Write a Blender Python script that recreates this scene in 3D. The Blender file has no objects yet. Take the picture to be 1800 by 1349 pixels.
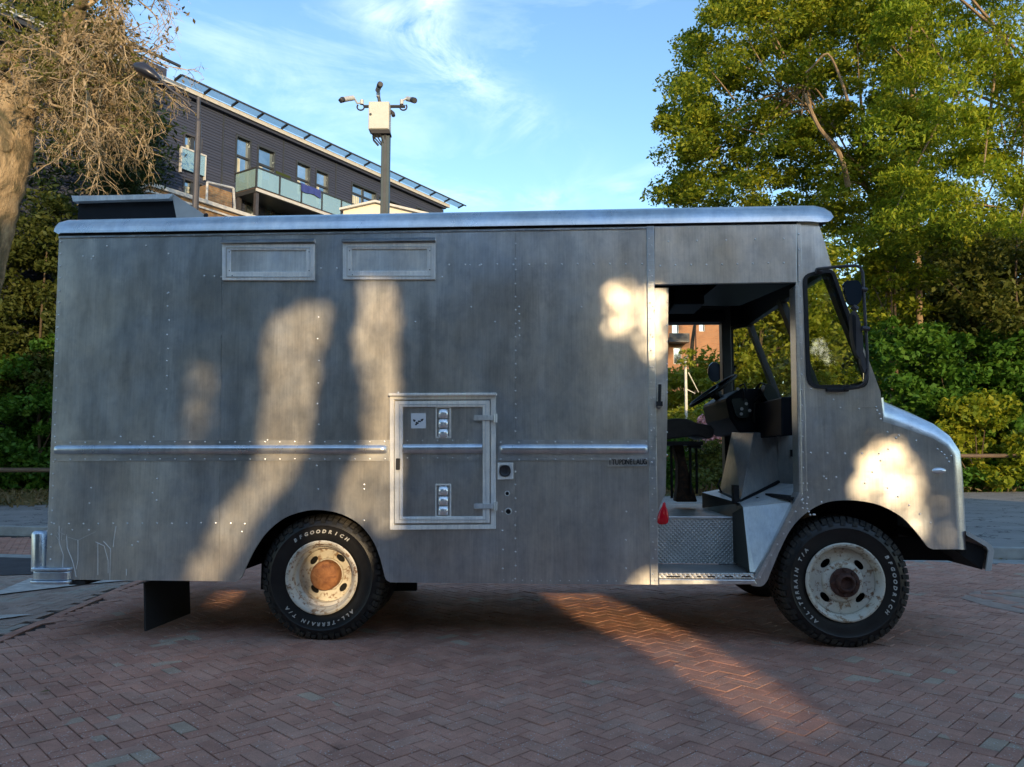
import bpy, math, random
import numpy as np
from mathutils import Vector, Matrix
from mathutils.geometry import tessellate_polygon

sc = bpy.context.scene
COL = sc.collection
R = math.radians
rng = np.random.default_rng(7)
random.seed(7)

# ------------------------------------------------------------------ camera, sky, sun, exposure
F = 1350.0; CAMH = 1.13; PITCH = math.atan(128.5 / F)
cam = bpy.data.cameras.new("camera"); cam.sensor_width = 36.0; cam.lens = F / 1800 * 36
cam.clip_start = 0.05; cam.clip_end = 3000
camo = bpy.data.objects.new("camera", cam); COL.objects.link(camo)
camo.location = (0, 0, CAMH); camo.rotation_euler = (math.pi / 2 + PITCH, 0, 0)
sc.camera = camo

SUN_EL = R(11.0); SUN_AZ = R(165.5)                       # azimuth clockwise from +Y
SUND = Vector((math.sin(SUN_AZ) * math.cos(SUN_EL), math.cos(SUN_AZ) * math.cos(SUN_EL), math.sin(SUN_EL)))
sl = bpy.data.lights.new("sun", 'SUN'); sl.energy = 2.0; sl.angle = R(0.55); sl.color = (1.0, 0.74, 0.42)
so = bpy.data.objects.new("sun", sl); COL.objects.link(so)
so.rotation_euler = SUND.to_track_quat('Z', 'Y').to_euler(); so.location = (10, -30, 20)

w = bpy.data.worlds.new("World"); sc.world = w; w.use_nodes = True
wn = w.node_tree; wn.nodes.clear()
wo = wn.nodes.new('ShaderNodeOutputWorld'); bg = wn.nodes.new('ShaderNodeBackground')
sky = wn.nodes.new('ShaderNodeTexSky'); sky.sky_type = 'NISHITA'; sky.sun_disc = False
sky.sun_elevation = SUN_EL + R(6); sky.sun_rotation = SUN_AZ
sky.air_density = 1.25; sky.dust_density = 0.35; sky.ozone_density = 2.6
tc = wn.nodes.new('ShaderNodeTexCoord')
def wnode(t, **k):
    n = wn.nodes.new(t)
    for a, b in k.items(): setattr(n, a, b)
    return n
mp = wnode('ShaderNodeMapping'); mp.inputs['Scale'].default_value = (1.3, 1.0, 5.0); mp.inputs['Rotation'].default_value = (0.25, 0.35, 0.2)
n1 = wnode('ShaderNodeTexNoise'); n1.inputs['Scale'].default_value = 2.1; n1.inputs['Detail'].default_value = 9; n1.inputs['Roughness'].default_value = .62; n1.inputs['Distortion'].default_value = .55
r1 = wnode('ShaderNodeValToRGB'); r1.color_ramp.elements[0].position = .52; r1.color_ramp.elements[1].position = .92
mxc = wnode('ShaderNodeMix', data_type='RGBA')
mxc.inputs[7].default_value = (6.2, 6.9, 8.2, 1)
mulc = wnode('ShaderNodeMath', operation='MULTIPLY'); mulc.inputs[1].default_value = .6
wn.links.new(tc.outputs['Generated'], mp.inputs[0]); wn.links.new(mp.outputs[0], n1.inputs[0])
wn.links.new(n1.outputs['Fac'], r1.inputs[0])
sep = wnode('ShaderNodeSeparateXYZ'); wn.links.new(tc.outputs['Generated'], sep.inputs[0])
def wm(op, a, b=0.0, c=0.0):
    n = wnode('ShaderNodeMath', operation=op)
    for i, x in enumerate((a, b, c)):
        if hasattr(x, 'is_output'): wn.links.new(x, n.inputs[i])
        else: n.inputs[i].default_value = x
    return n.outputs[0]
yy_ = wm('MAXIMUM', sep.outputs[1], .05); u_ = wm('DIVIDE', sep.outputs[0], yy_); v_ = wm('DIVIDE', sep.outputs[2], yy_)
front_ = wm('GREATER_THAN', sep.outputs[1], .1)
def wisp(u0, v0, u1, v1, wid, amp):
    L = math.hypot(u1-u0, v1-v0); ax, ay = (u1-u0)/L, (v1-v0)/L
    du = wm('SUBTRACT', u_, (u0+u1)/2); dv = wm('SUBTRACT', v_, (v0+v1)/2)
    al = wm('ADD', wm('MULTIPLY', du, ax), wm('MULTIPLY', dv, ay)); ac = wm('SUBTRACT', wm('MULTIPLY', dv, ax), wm('MULTIPLY', du, ay))
    e = wm('ADD', wm('POWER', wm('ABSOLUTE', wm('DIVIDE', al, L*.62)), 2.0), wm('POWER', wm('ABSOLUTE', wm('DIVIDE', ac, wid)), 2.0))
    return wm('MULTIPLY', wm('POWER', 2.718, wm('MULTIPLY', e, -1.0)), amp)
wsum = None
for w_ in ((-.20, .62, .0, .47, .035, 1.0), (-.10, .70, -.11, .56, .03, .9), (-.45, .55, -.22, .48, .05, .35), (-.15, .355, .06, .345, .012, .5), (.0, .30, .07, .36, .02, .45), (.13, .36, .17, .35, .012, .45)):
    q_ = wisp(*w_); wsum = q_ if wsum is None else wm('ADD', wsum, q_)
mp2 = wnode('ShaderNodeMapping'); mp2.inputs['Scale'].default_value = (1, 1, 1.6); wn.links.new(tc.outputs['Generated'], mp2.inputs[0])
n2 = wnode('ShaderNodeTexNoise'); n2.inputs['Scale'].default_value = 9; n2.inputs['Detail'].default_value = 10; n2.inputs['Roughness'].default_value = .68; n2.inputs['Distortion'].default_value = .6; wn.links.new(mp2.outputs[0], n2.inputs[0])
r2 = wnode('ShaderNodeValToRGB'); r2.color_ramp.elements[0].position = .40; r2.color_ramp.elements[1].position = .72; wn.links.new(n2.outputs['Fac'], r2.inputs[0])
wfac = wm('MULTIPLY', wm('MULTIPLY', wsum, r2.outputs[0]), front_)
wn.links.new(wm('ADD', wm('MULTIPLY', r1.outputs[0], .8), wm('MULTIPLY', wfac, 1.0)), mulc.inputs[0]); mulc.use_clamp = True
wn.links.new(mulc.outputs[0], mxc.inputs[0]); wn.links.new(sky.outputs[0], mxc.inputs[6])
hsv = wnode('ShaderNodeHueSaturation'); hsv.inputs['Saturation'].default_value = 1.10; hsv.inputs['Value'].default_value = .75; wn.links.new(mxc.outputs[2], hsv.inputs['Color']); wn.links.new(hsv.outputs[0], bg.inputs[0]); wn.links.new(bg.outputs[0], wo.inputs[0])
bg.inputs[1].default_value = 0.15
sc.view_settings.view_transform = 'Standard'; sc.view_settings.look = 'None'
sc.view_settings.gamma = 1; sc.view_settings.use_curve_mapping = False
sc.view_settings.exposure = 1.42
sc.cycles.max_bounces = 8; sc.cycles.transparent_max_bounces = 12
sc.cycles.use_denoising = True

# ------------------------------------------------------------------ measuring helpers
CAMP = Vector((0, 0, CAMH))
def ray(px, py):
    dx = (px - 900) / F; dy = (674.5 - py) / F
    return Vector((dx, math.cos(PITCH) - dy * math.sin(PITCH), math.sin(PITCH) + dy * math.cos(PITCH)))
def W(px, py, D):                                   # world point at depth y = D
    d = ray(px, py); return CAMP + d * (D / d.y)
def G(px, py, z=0.0):                               # world point on the ground
    d = ray(px, py); return CAMP + d * ((z - CAMH) / d.z)
YAW = R(3.0); TO = Vector((0, 4.75, 0))
TU = Vector((math.cos(YAW), -math.sin(YAW), 0)); TV = Vector((math.sin(YAW), math.cos(YAW), 0))
def S(px, py, yl=0.0):                              # truck-local point on the plane y = yl
    d = ray(px, py); t = (yl - (CAMP - TO).dot(TV)) / d.dot(TV)
    P = CAMP + d * t
    return Vector(((P - TO).dot(TU), yl, P.z))
def S2(px, py, yl=0.0):
    p = S(px, py, yl); return (p.x, p.z)
WID = 1.98                                          # truck width

# ------------------------------------------------------------------ object helpers
def tag(o, label=None, cat=None, group=None, kind=None):
    if label: o['label'] = label
    if cat: o['category'] = cat
    if group: o['group'] = group
    if kind: o['kind'] = kind
    return o
def empty(name, loc=(0, 0, 0), rz=0.0, parent=None):
    o = bpy.data.objects.new(name, None); COL.objects.link(o); o.location = loc; o.rotation_euler = (0, 0, rz)
    o.empty_display_size = .2
    if parent: o.parent = parent
    return o
class MB:
    def __init__(s): s.v = []; s.f = []
    def add(s, vs, fs):
        k = len(s.v); s.v += [tuple(p) for p in vs]; s.f += [tuple(i + k for i in f) for f in fs]; return s
    def box(s, x0, x1, y0, y1, z0, z1):
        return s.add([(x0,y0,z0),(x1,y0,z0),(x1,y1,z0),(x0,y1,z0),(x0,y0,z1),(x1,y0,z1),(x1,y1,z1),(x0,y1,z1)],
                     [(0,3,2,1),(4,5,6,7),(0,1,5,4),(1,2,6,5),(2,3,7,6),(3,0,4,7)])
    def hexa(s, a, b):                              # two quads (near, far) joined
        return s.add(list(a) + list(b), [(0,1,2,3),(7,6,5,4),(1,0,4,5),(2,1,5,6),(3,2,6,7),(0,3,7,4)])
    def quad(s, *p): return s.add(p, [tuple(range(len(p)))])
    def tube(s, pts, r, n=8, caps=True):
        pts = [Vector(p) for p in pts]; m = len(pts)
        rs = r if isinstance(r, (list, tuple)) else [r] * m
        k = len(s.v); ref = None
        for i, p in enumerate(pts):
            d = (pts[min(i+1, m-1)] - pts[max(i-1, 0)])
            d = d.normalized() if d.length > 1e-9 else Vector((0, 0, 1))
            if ref is None:
                ref = d.cross(Vector((0.13, 0.97, 0.2))); 
                if ref.length < .1: ref = d.cross(Vector((1, 0, 0)))
            ref = (ref - d * ref.dot(d)).normalized(); bi = d.cross(ref)
            for j in range(n):
                a = 2 * math.pi * j / n
                q = p + (ref * math.cos(a) + bi * math.sin(a)) * rs[i]; s.v.append(tuple(q))
        for i in range(m - 1):
            for j in range(n):
                a = k + i*n + j; b = k + i*n + (j+1) % n
                s.f.append((a, b, b + n, a + n))
        if caps:
            s.f.append(tuple(k + j for j in reversed(range(n)))); s.f.append(tuple(k + (m-1)*n + j for j in range(n)))
        return s
    def lathe(s, prof, cx, cz, n=48, y0=0.0):       # profile of (r, y) about an axis along y
        k = len(s.v); m = len(prof)
        for (r, y) in prof:
            for j in range(n):
                a = 2 * math.pi * j / n
                s.v.append((cx + r * math.sin(a), y0 + y, cz + r * math.cos(a)))
        for i in range(m - 1):
            for j in range(n):
                a = k + i*n + j; b = k + i*n + (j+1) % n
                s.f.append((a, b, b + n, a + n))
        return s
    def plate(s, outer, holes, y0, y1):             # x,z outline with holes, from y0 to y1
        loops = [outer] + list(holes)
        poly = [[Vector((p[0], p[1], 0)) for p in l] for l in loops]
        flat = [p for l in loops for p in l]
        tris = tessellate_polygon(poly)
        k = len(s.v); n = len(flat)
        s.v += [(p[0], y0, p[1]) for p in flat] + [(p[0], y1, p[1]) for p in flat]
        for t in tris:
            a, b, c = [flat[i] for i in t]
            ar = (b[0]-a[0])*(c[1]-a[1]) - (c[0]-a[0])*(b[1]-a[1])
            t = t if ar > 0 else (t[2], t[1], t[0])
            s.f.append(tuple(k + i for i in t)); s.f.append(tuple(k + n + i for i in reversed(t)))
        st = 0
        for l in loops:
            m = len(l)
            for i in range(m):
                a = k + st + i; b = k + st + (i+1) % m
                s.f.append((a, b, b + n, a + n))
            st += m
        return s
    def dome(s, c, r, axis=(0, -1, 0), n=6, h=.5):
        c = Vector(c); ax = Vector(axis).normalized()
        t = ax.cross(Vector((0.1, .2, 1))).normalized(); b = ax.cross(t)
        k = len(s.v)
        for rr, hh in ((1, 0), (.72, h * .7)):
            for j in range(n):
                a = 2*math.pi*j/n; s.v.append(tuple(c + (t*math.cos(a)+b*math.sin(a))*r*rr + ax*r*hh))
        s.v.append(tuple(c + ax * r * h))
        for j in range(n):
            j2 = (j+1) % n
            s.f.append((k+j, k+j2, k+n+j2, k+n+j)); s.f.append((k+n+j, k+n+j2, k+2*n))
        return s
    def build(s, name, mat, parent=None, smooth=False, bevel=0, auto=None, fix=False):
        me = bpy.data.meshes.new(name); me.from_pydata(s.v, [], s.f); me.update()
        if fix or bevel:
            import bmesh
            bm = bmesh.new(); bm.from_mesh(me)
            bmesh.ops.recalc_face_normals(bm, faces=bm.faces)
            bm.to_mesh(me); bm.free()
        me.materials.append(mat)
        o = bpy.data.objects.new(name, me); COL.objects.link(o)
        if smooth:
            me.polygons.foreach_set('use_smooth', [True] * len(me.polygons))
            if auto: me.set_sharp_from_angle(angle=R(auto))
        if bevel:
            b = o.modifiers.new('bevel', 'BEVEL'); b.width = bevel; b.segments = 2; b.limit_method = 'ANGLE'; b.angle_limit = R(35)
        if parent: o.parent = parent
        return o
def copytree(o, parent=None):
    c = o.copy(); COL.objects.link(c)
    if parent: c.parent = parent
    for ch in list(o.children): copytree(ch, c)
    return c
def roundrect(pts, r, n=5):                         # round the corners of a polygon
    out = []; m = len(pts)
    for i in range(m):
        p = Vector(pts[i]); a = Vector(pts[i-1]); b = Vector(pts[(i+1) % m])
        da = (a-p); db = (b-p); q = min(r, da.length*.45, db.length*.45)
        A = p + da.normalized()*q; B = p + db.normalized()*q
        for k in range(n+1):
            t = k/n; c = A*(1-t)**2 + p*2*t*(1-t) + B*t*t; out.append((c.x, c.y))
    return out
def inset(pts, d):                                  # scale-free polygon inset (convex, ccw or cw)
    m = len(pts); A = sum(pts[i][0]*pts[(i+1)%m][1]-pts[(i+1)%m][0]*pts[i][1] for i in range(m)); sg = 1 if A > 0 else -1
    out = []
    for i in range(m):
        p = Vector(pts[i]); a = Vector(pts[i-1]); b = Vector(pts[(i+1)%m])
        e1 = (p-a); e2 = (b-p)
        e1 = e1.normalized() if e1.length > 1e-7 else Vector((0,0)); e2 = e2.normalized() if e2.length > 1e-7 else e1
        n = Vector((-(e1.y+e2.y), e1.x+e2.x)); n = n.normalized()*sg if n.length > 1e-6 else Vector((0, 0))
        out.append((p.x+n.x*d, p.y+n.y*d))
    return out

# ------------------------------------------------------------------ materials
def newmat(name):
    m = bpy.data.materials.new(name); m.use_nodes = True; nt = m.node_tree
    return m, nt, nt.nodes['Principled BSDF']
def N(nt, t, ins=None, **k):
    n = nt.nodes.new(t)
    for a, b in k.items(): setattr(n, a, b)
    for a, b in (ins or {}).items():
        if hasattr(b, 'is_output') : nt.links.new(b, n.inputs[a])
        else: n.inputs[a].default_value = b
    return n
def ramp(nt, fac, stops):
    r = nt.nodes.new('ShaderNodeValToRGB'); e = r.color_ramp.elements
    while len(e) < len(stops): e.new(.5)
    for i, (p, c) in enumerate(stops):
        e[i].position = p; e[i].color = tuple(c) + (1,) if len(c) == 3 else c
    nt.links.new(fac, r.inputs[0]); return r.outputs[0]
def geo(nt): return nt.nodes.new('ShaderNodeNewGeometry').outputs['Position']
def objc(nt): return nt.nodes.new('ShaderNodeTexCoord').outputs['Object']
def maps(nt, v, sc_=(1,1,1), rot=(0,0,0)):
    n = N(nt, 'ShaderNodeMapping', {'Scale': sc_, 'Rotation': rot}); nt.links.new(v, n.inputs[0]); return n.outputs[0]
def noise(nt, v, scale, detail=4, rough=.55, dist=0):
    n = N(nt, 'ShaderNodeTexNoise', {'Scale': scale, 'Detail': detail, 'Roughness': rough, 'Distortion': dist}); nt.links.new(v, n.inputs['Vector']); return n.outputs['Fac']
def mix(nt, f, a, b, mode='MIX'):
    n = nt.nodes.new('ShaderNodeMix'); n.data_type = 'RGBA'; n.blend_type = mode
    for i, x in ((0, f), (6, a), (7, b)):
        if hasattr(x, 'is_output'): nt.links.new(x, n.inputs[i])
        else: n.inputs[i].default_value = x if i == 0 else (tuple(x) + (1,) if len(x) == 3 else x)
    return n.outputs[2]
def math_(nt, op, a, b=0.0, c=0.0):
    n = nt.nodes.new('ShaderNodeMath'); n.operation = op
    for i, x in enumerate((a, b, c)):
        if hasattr(x, 'is_output'): nt.links.new(x, n.inputs[i])
        else: n.inputs[i].default_value = x
    return n.outputs[0]
def bump(nt, bs, h, strength=.3, dist=.01):
    n = N(nt, 'ShaderNodeBump', {'Strength': strength, 'Distance': dist}); nt.links.new(h, n.inputs['Height']); nt.links.new(n.outputs[0], bs.inputs['Normal']); return n
def setp(bs, nt, **k):
    for a, b in k.items():
        i = bs.inputs[a.replace('_', ' ')]
        if hasattr(b, 'is_output'): nt.links.new(b, i)
        else: i.default_value = (tuple(b) + (1,)) if isinstance(b, (tuple, list)) and len(b) == 3 else b
def simple(name, col, rough=.5, metal=0.0, var=.25, scale=8, bmp=0.0, bscale=60, spec=None, stretch=(1,1,1)):
    m, nt, bs = newmat(name); v = maps(nt, objc(nt), stretch)
    nz = noise(nt, v, scale, 6, .6)
    c = ramp(nt, nz, [(.3, [x*(1-var) for x in col]), (.7, [min(1, x*(1+var)) for x in col])])
    setp(bs, nt, Base_Color=c, Roughness=rough, Metallic=metal)
    if spec is not None: bs.inputs['Specular IOR Level'].default_value = spec
    if bmp: bump(nt, bs, noise(nt, v, bscale, 5), bmp, .004)
    return m

def alu(name, base=(.67, .66, .645), rough=.34, metal=.82, stain=.30, vert=True, canning=.95, seed=0):
    m, nt, bs = newmat(name); p = objc(nt)
    p2 = N(nt, 'ShaderNodeVectorMath', {1: (seed*3.1, seed*1.7, seed*2.3)}, operation='ADD'); nt.links.new(p, p2.inputs[0]); p = p2.outputs[0]
    brush = noise(nt, maps(nt, p, (60, 60, 2.0) if vert else (1.5, 40, 60)), 1.6, 5, .65)
    brush2 = noise(nt, maps(nt, p, (2.5, 20, 45)), 1.5, 4, .6)
    blotch = noise(nt, maps(nt, p, (1.0, 1, .55)), 1.2, 5, .55, .2)
    cloud = noise(nt, maps(nt, p, (2.6, 1, .9)), 2.6, 8, .66, .35)
    c = ramp(nt, blotch, [(.3, [x*(1-stain) for x in base]), (.5, base), (.72, [min(1, x*(1+stain*.75)) for x in base])])
    hue = noise(nt, p, 1.1, 5, .6, .4)
    tint = ramp(nt, hue, [(.35, (.84, .93, 1.06)), (.5, (1, 1, 1)), (.66, (1.05, .98, .90))])
    c = mix(nt, .8, c, tint, 'MULTIPLY')
    c = mix(nt, .38, c, ramp(nt, brush, [(.3, (.72,)*3), (.7, (1.22,)*3)]), 'MULTIPLY')
    c = mix(nt, .52, c, ramp(nt, cloud, [(.30, (.76,)*3), (.7, (1.18,)*3)]), 'MULTIPLY')
    mot = noise(nt, maps(nt, p, (1.3, 1, 1.0)), 9, 6, .72, .3)
    c = mix(nt, .5, c, ramp(nt, mot, [(.34, (.72, .74, .78)), (.5, (1,)*3), (.66, (1.22, 1.2, 1.16))]), 'MULTIPLY')
    # vertical water streaks and greasy smears
    st1 = noise(nt, maps(nt, p, (5.5, 4, .5)), 1.3, 6, .55)
    c = mix(nt, .28, c, ramp(nt, st1, [(.36, (.74, .75, .78)), (.52, (1,)*3), (.68, (1.16, 1.14, 1.1))]), 'MULTIPLY')
    # fine horizontal scuffs
    sf = noise(nt, maps(nt, p, (3, 20, 80), (0, .12, 0)), 2.2, 3, .6)
    c = mix(nt, math_(nt, 'MULTIPLY', math_(nt, 'GREATER_THAN', sf, .70), .3), c, (.75, .76, .78))
    ro = math_(nt, 'MULTIPLY_ADD', cloud, .22, rough - .11)
    setp(bs, nt, Base_Color=c, Roughness=ro, Metallic=metal)
    h = math_(nt, 'ADD', math_(nt, 'MULTIPLY', noise(nt, maps(nt, p, (1, 1, .8)), 1.3, 1, .4), canning * 10), math_(nt, 'ADD', math_(nt, 'MULTIPLY', brush, .05), math_(nt, 'MULTIPLY', brush2, .05)))
    bump(nt, bs, h, .35, .012)
    return m

M = {}
M['panel'] = alu('brushed_aluminium_panel')
M['panel_b'] = alu('brushed_aluminium_cab', (.70, .685, .665), .34, .82, .26, seed=3)
M['bright'] = alu('polished_aluminium_trim', (.72, .74, .76), .30, .85, .18, vert=False, canning=.1, seed=5)
M['cap'] = alu('roof_aluminium', (.76, .75, .74), .30, .88, .22, vert=False, canning=.3, seed=6)
M['frame'] = alu('hatch_frame_aluminium', (.90, .88, .84), .45, .12, .08, canning=.05, seed=7)
M['strip'] = alu('rail_strip_aluminium', (.64, .65, .66), .36, .8, .25, vert=False, canning=.1, seed=9)
M['galv'] = alu('galvanised_step', (.72, .72, .70), .40, .4, .25, canning=.2, seed=8)
M['chrome'] = simple('chrome', (.92, .92, .92), .2, .6, .05)
M['rivet'] = simple('rivet_metal', (.84, .85, .86), .34, .6, .1)
M['black'] = simple('black_rubber', (.012, .012, .014), .6, 0, .3)
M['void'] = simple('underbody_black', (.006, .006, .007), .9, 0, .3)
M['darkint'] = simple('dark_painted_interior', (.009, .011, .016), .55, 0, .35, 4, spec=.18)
M['dash'] = simple('olive_dash_panel', (.040, .046, .040), .5, 0, .2, 5, spec=.2)
M['seat'] = simple('dark_vinyl_seat', (.035, .034, .036), .5, 0, .3, 14, .3)
M['red'] = simple('red_lens', (.55, .008, .02), .15, 0, .1)
M['white'] = simple('white_sticker', (.78, .78, .8), .5, 0, .04)
M['ink'] = simple('dark_print', (.03, .03, .035), .5, 0, .1)
M['wlet'] = simple('white_tyre_lettering', (.48, .47, .44), .7, 0, .25, 60)
M['gpole'] = simple('dark_green_pole_paint', (.028, .045, .05), .45, 0, .15)
M['lampgrey'] = simple('lamp_grey_metal', (.07, .065, .07), .5, .3, .2)
M['beige'] = simple('cabinet_pale_grey', (.50, .49, .43), .5, 0, .06)
M['camwhite'] = simple('camera_housing', (.42, .42, .41), .4, 0, .1)
M['timber'] = simple('weathered_rail_timber', (.11, .075, .05), .8, 0, .35, 6, .4, 40, stretch=(.3, 6, 6))
M['fascia'] = simple('pale_fascia', (.50, .49, .47), .6, 0, .12)
M['dframe'] = simple('dark_frame_metal', (.045, .048, .052), .45, .3, .2)
m, nt, bs = newmat('canopy_glass_panel')
t = N(nt, 'ShaderNodeBsdfTransparent', {'Color': (.86, .90, .90, 1)}); d_ = N(nt, 'ShaderNodeBsdfTranslucent', {'Color': (.6, .62, .6, 1)}); mx = N(nt, 'ShaderNodeMixShader', {0: .45}); nt.links.new(t.outputs[0], mx.inputs[1]); nt.links.new(d_.outputs[0], mx.inputs[2]); nt.links.new(mx.outputs[0], nt.nodes['Material Output'].inputs[0]); M['soffit'] = m
M['render'] = simple('cream_render', (.62, .58, .50), .8, 0, .06)
M['concrete'] = simple('concrete', (.30, .30, .28), .85, 0, .25, 5, .4)
M['curtain'] = simple('curtain', (.55, .53, .42), .8, 0, .3, 3, stretch=(8, 8, .5))
M['mortar'] = simple('mortar_patch', (.34, .24, .19), .9, 0, .3, 9, .5)
M['paint'] = simple('worn_white_road_paint', (.50, .47, .43), .7, 0, .3, 12, .3)
def mk_hub(name, a, b, c):
    m, nt, bs = newmat(name); p = objc(nt)
    k = ramp(nt, noise(nt, p, 22, 8, .65, .5), [(.3, a), (.5, b), (.7, c)])
    setp(bs, nt, Base_Color=k, Roughness=.8, Metallic=0); bump(nt, bs, noise(nt, p, 90, 5), .5, .004); return m
M['rust'] = mk_hub('orange_rust', (.16, .055, .02), (.30, .12, .04), (.42, .19, .07))
M['rustdark'] = mk_hub('dark_rust', (.03, .014, .012), (.07, .028, .02), (.12, .05, .035))
M['pedestal'] = mk_hub('rusty_pedestal', (.03, .02, .015), (.06, .035, .02), (.14, .06, .03))
m, nt, bs = newmat('rim_paint'); p = objc(nt)
ch = noise(nt, p, 26, 8, .7); c = mix(nt, ramp(nt, ch, [(.53, (0,0,0)), (.60, (1,1,1))]), (.64, .61, .53), (.20, .10, .05))
c = mix(nt, ramp(nt, noise(nt, p, 7, 6, .6), [(.4, (0,0,0)), (.75, (.6,.6,.6))]), c, (.50, .42, .28))
setp(bs, nt, Base_Color=c, Roughness=.45); bump(nt, bs, ch, .2, .003); M['rim'] = m
m, nt, bs = newmat('tyre_rubber'); p = objc(nt)
c = ramp(nt, noise(nt, p, 9, 6, .6), [(.35, (.005, .005, .006)), (.7, (.017, .016, .015))])
setp(bs, nt, Base_Color=c, Roughness=.42); bump(nt, bs, noise(nt, p, 60, 4), .25, .003); M['tyre'] = m
m, nt, bs = newmat('tyre_tread_rubber'); p = objc(nt)
c = ramp(nt, noise(nt, p, 7, 6, .6), [(.42, (.008, .008, .008)), (.72, (.06, .05, .038))])
setp(bs, nt, Base_Color=c, Roughness=.75); M['tread'] = m
# chequer plate
m, nt, bs = newmat('chequer_plate'); p = objc(nt)
wv = N(nt, 'ShaderNodeTexWave', {'Scale': 16, 'Distortion': 0}); nt.links.new(maps(nt, p, (1, 0, 1), (0, R(45), 0)), wv.inputs[0])
wv2 = N(nt, 'ShaderNodeTexWave', {'Scale': 16, 'Distortion': 0}); nt.links.new(maps(nt, p, (1, 0, 1), (0, R(-45), 0)), wv2.inputs[0])
hh = math_(nt, 'MULTIPLY', wv.outputs['Fac'], wv2.outputs['Fac'])
setp(bs, nt, Base_Color=ramp(nt, noise(nt, p, 9, 5), [(.3, (.62, .60, .56)), (.7, (.86, .84, .79))]), Roughness=.36, Metallic=.35); bump(nt, bs, hh, .9, .006); M['chequer'] = m
m, nt, bs = newmat('ribbed_floor_metal'); p = objc(nt)
wv = N(nt, 'ShaderNodeTexWave', {'Scale': 14, 'Distortion': 0}); nt.links.new(maps(nt, p, (1, 1, 0), (0, 0, R(50))), wv.inputs[0])
setp(bs, nt, Base_Color=ramp(nt, noise(nt, p, 7, 5), [(.3, (.34, .34, .33)), (.7, (.52, .51, .49))]), Roughness=.4, Metallic=.4); bump(nt, bs, wv.outputs['Fac'], .8, .006); M['ribbed'] = m
def glassmat(name, tint=(.8, .9, .85), alpha=.25, rough=.03):
    m, nt, bs = newmat(name)
    g = N(nt, 'ShaderNodeBsdfGlossy', {'Color': (1, 1, 1, 1), 'Roughness': rough}); t = N(nt, 'ShaderNodeBsdfTransparent', {'Color': tuple(tint) + (1,)})
    fr = N(nt, 'ShaderNodeFresnel', {'IOR': 1.5}); k = math_(nt, 'ADD', fr.outputs[0], alpha)
    mx = N(nt, 'ShaderNodeMixShader'); nt.links.new(k, mx.inputs[0]); nt.links.new(t.outputs[0], mx.inputs[1]); nt.links.new(g.outputs[0], mx.inputs[2])
    nt.links.new(mx.outputs[0], nt.nodes['Material Output'].inputs[0]); return m
M['glass'] = glassmat('window_glass', (.90, .94, .88), .02)
m, nt, bs = newmat('balcony_glass')
g = N(nt, 'ShaderNodeBsdfGlossy', {'Color': (1, 1, 1, 1), 'Roughness': .06}); t = N(nt, 'ShaderNodeBsdfTransparent', {'Color': (.7, .85, .86, 1)}); d_ = N(nt, 'ShaderNodeBsdfDiffuse', {'Color': (.34, .50, .50, 1)})
mx = N(nt, 'ShaderNodeMixShader', {0: .5}); nt.links.new(t.outputs[0], mx.inputs[1]); nt.links.new(d_.outputs[0], mx.inputs[2]); my = N(nt, 'ShaderNodeMixShader', {0: .22}); nt.links.new(mx.outputs[0], my.inputs[1]); nt.links.new(g.outputs[0], my.inputs[2]); nt.links.new(my.outputs[0], nt.nodes['Material Output'].inputs[0]); M['balglass'] = m
m, nt, bs = newmat('dark_mirror_glass'); setp(bs, nt, Base_Color=(.05, .07, .10), Roughness=.12, Metallic=.6); M['mirror'] = m
m, nt, bs = newmat('house_window_glass'); p = geo(nt)
setp(bs, nt, Base_Color=ramp(nt, noise(nt, p, .8, 3), [(.4, (.30, .38, .42)), (.7, (.62, .70, .74))]), Roughness=.05, Metallic=.9); M['hwin'] = m
# cladding, darkened and blued to stand in for shade on the front
m, nt, bs = newmat('purple_grey_shaded_cladding'); p = geo(nt)
setp(bs, nt, Base_Color=ramp(nt, noise(nt, maps(nt, p, (.3, .3, 8)), 1.2, 4), [(.3, (.026, .034, .062)), (.7, (.042, .050, .084))]), Roughness=.75); M['clad'] = m
# brickwork for far walls
def brickwall(name, a, b, mort, s=1.0):
    m, nt, bs = newmat(name); p = objc(nt)
    cx = N(nt, 'ShaderNodeSeparateXYZ'); nt.links.new(p, cx.inputs[0])
    cb = N(nt, 'ShaderNodeCombineXYZ'); nt.links.new(math_(nt, 'ADD', cx.outputs[0], cx.outputs[1]), cb.inputs[0]); nt.links.new(cx.outputs[2], cb.inputs[1])
    bt = N(nt, 'ShaderNodeTexBrick', {'Color1': a + (1,), 'Color2': b + (1,), 'Mortar': mort + (1,), 'Scale': s, 'Mortar Size': .008, 'Brick Width': .225, 'Row Height': .075})
    nt.links.new(cb.outputs[0], bt.inputs[0])
    c = mix(nt, .5, bt.outputs[0], ramp(nt, noise(nt, p, .9, 5), [(.3, (.7,)*3), (.7, (1.2,)*3)]), 'MULTIPLY')
    setp(bs, nt, Base_Color=c, Roughness=.9); bump(nt, bs, bt.outputs['Fac'], .4, -.01); return m
M['orbrick'] = brickwall('orange_brick', (.42, .19, .075), (.36, .15, .06), (.30, .24, .18))
M['brbrick'] = brickwall('brown_brick', (.30, .18, .085), (.22, .12, .06), (.24, .19, .13))
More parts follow.
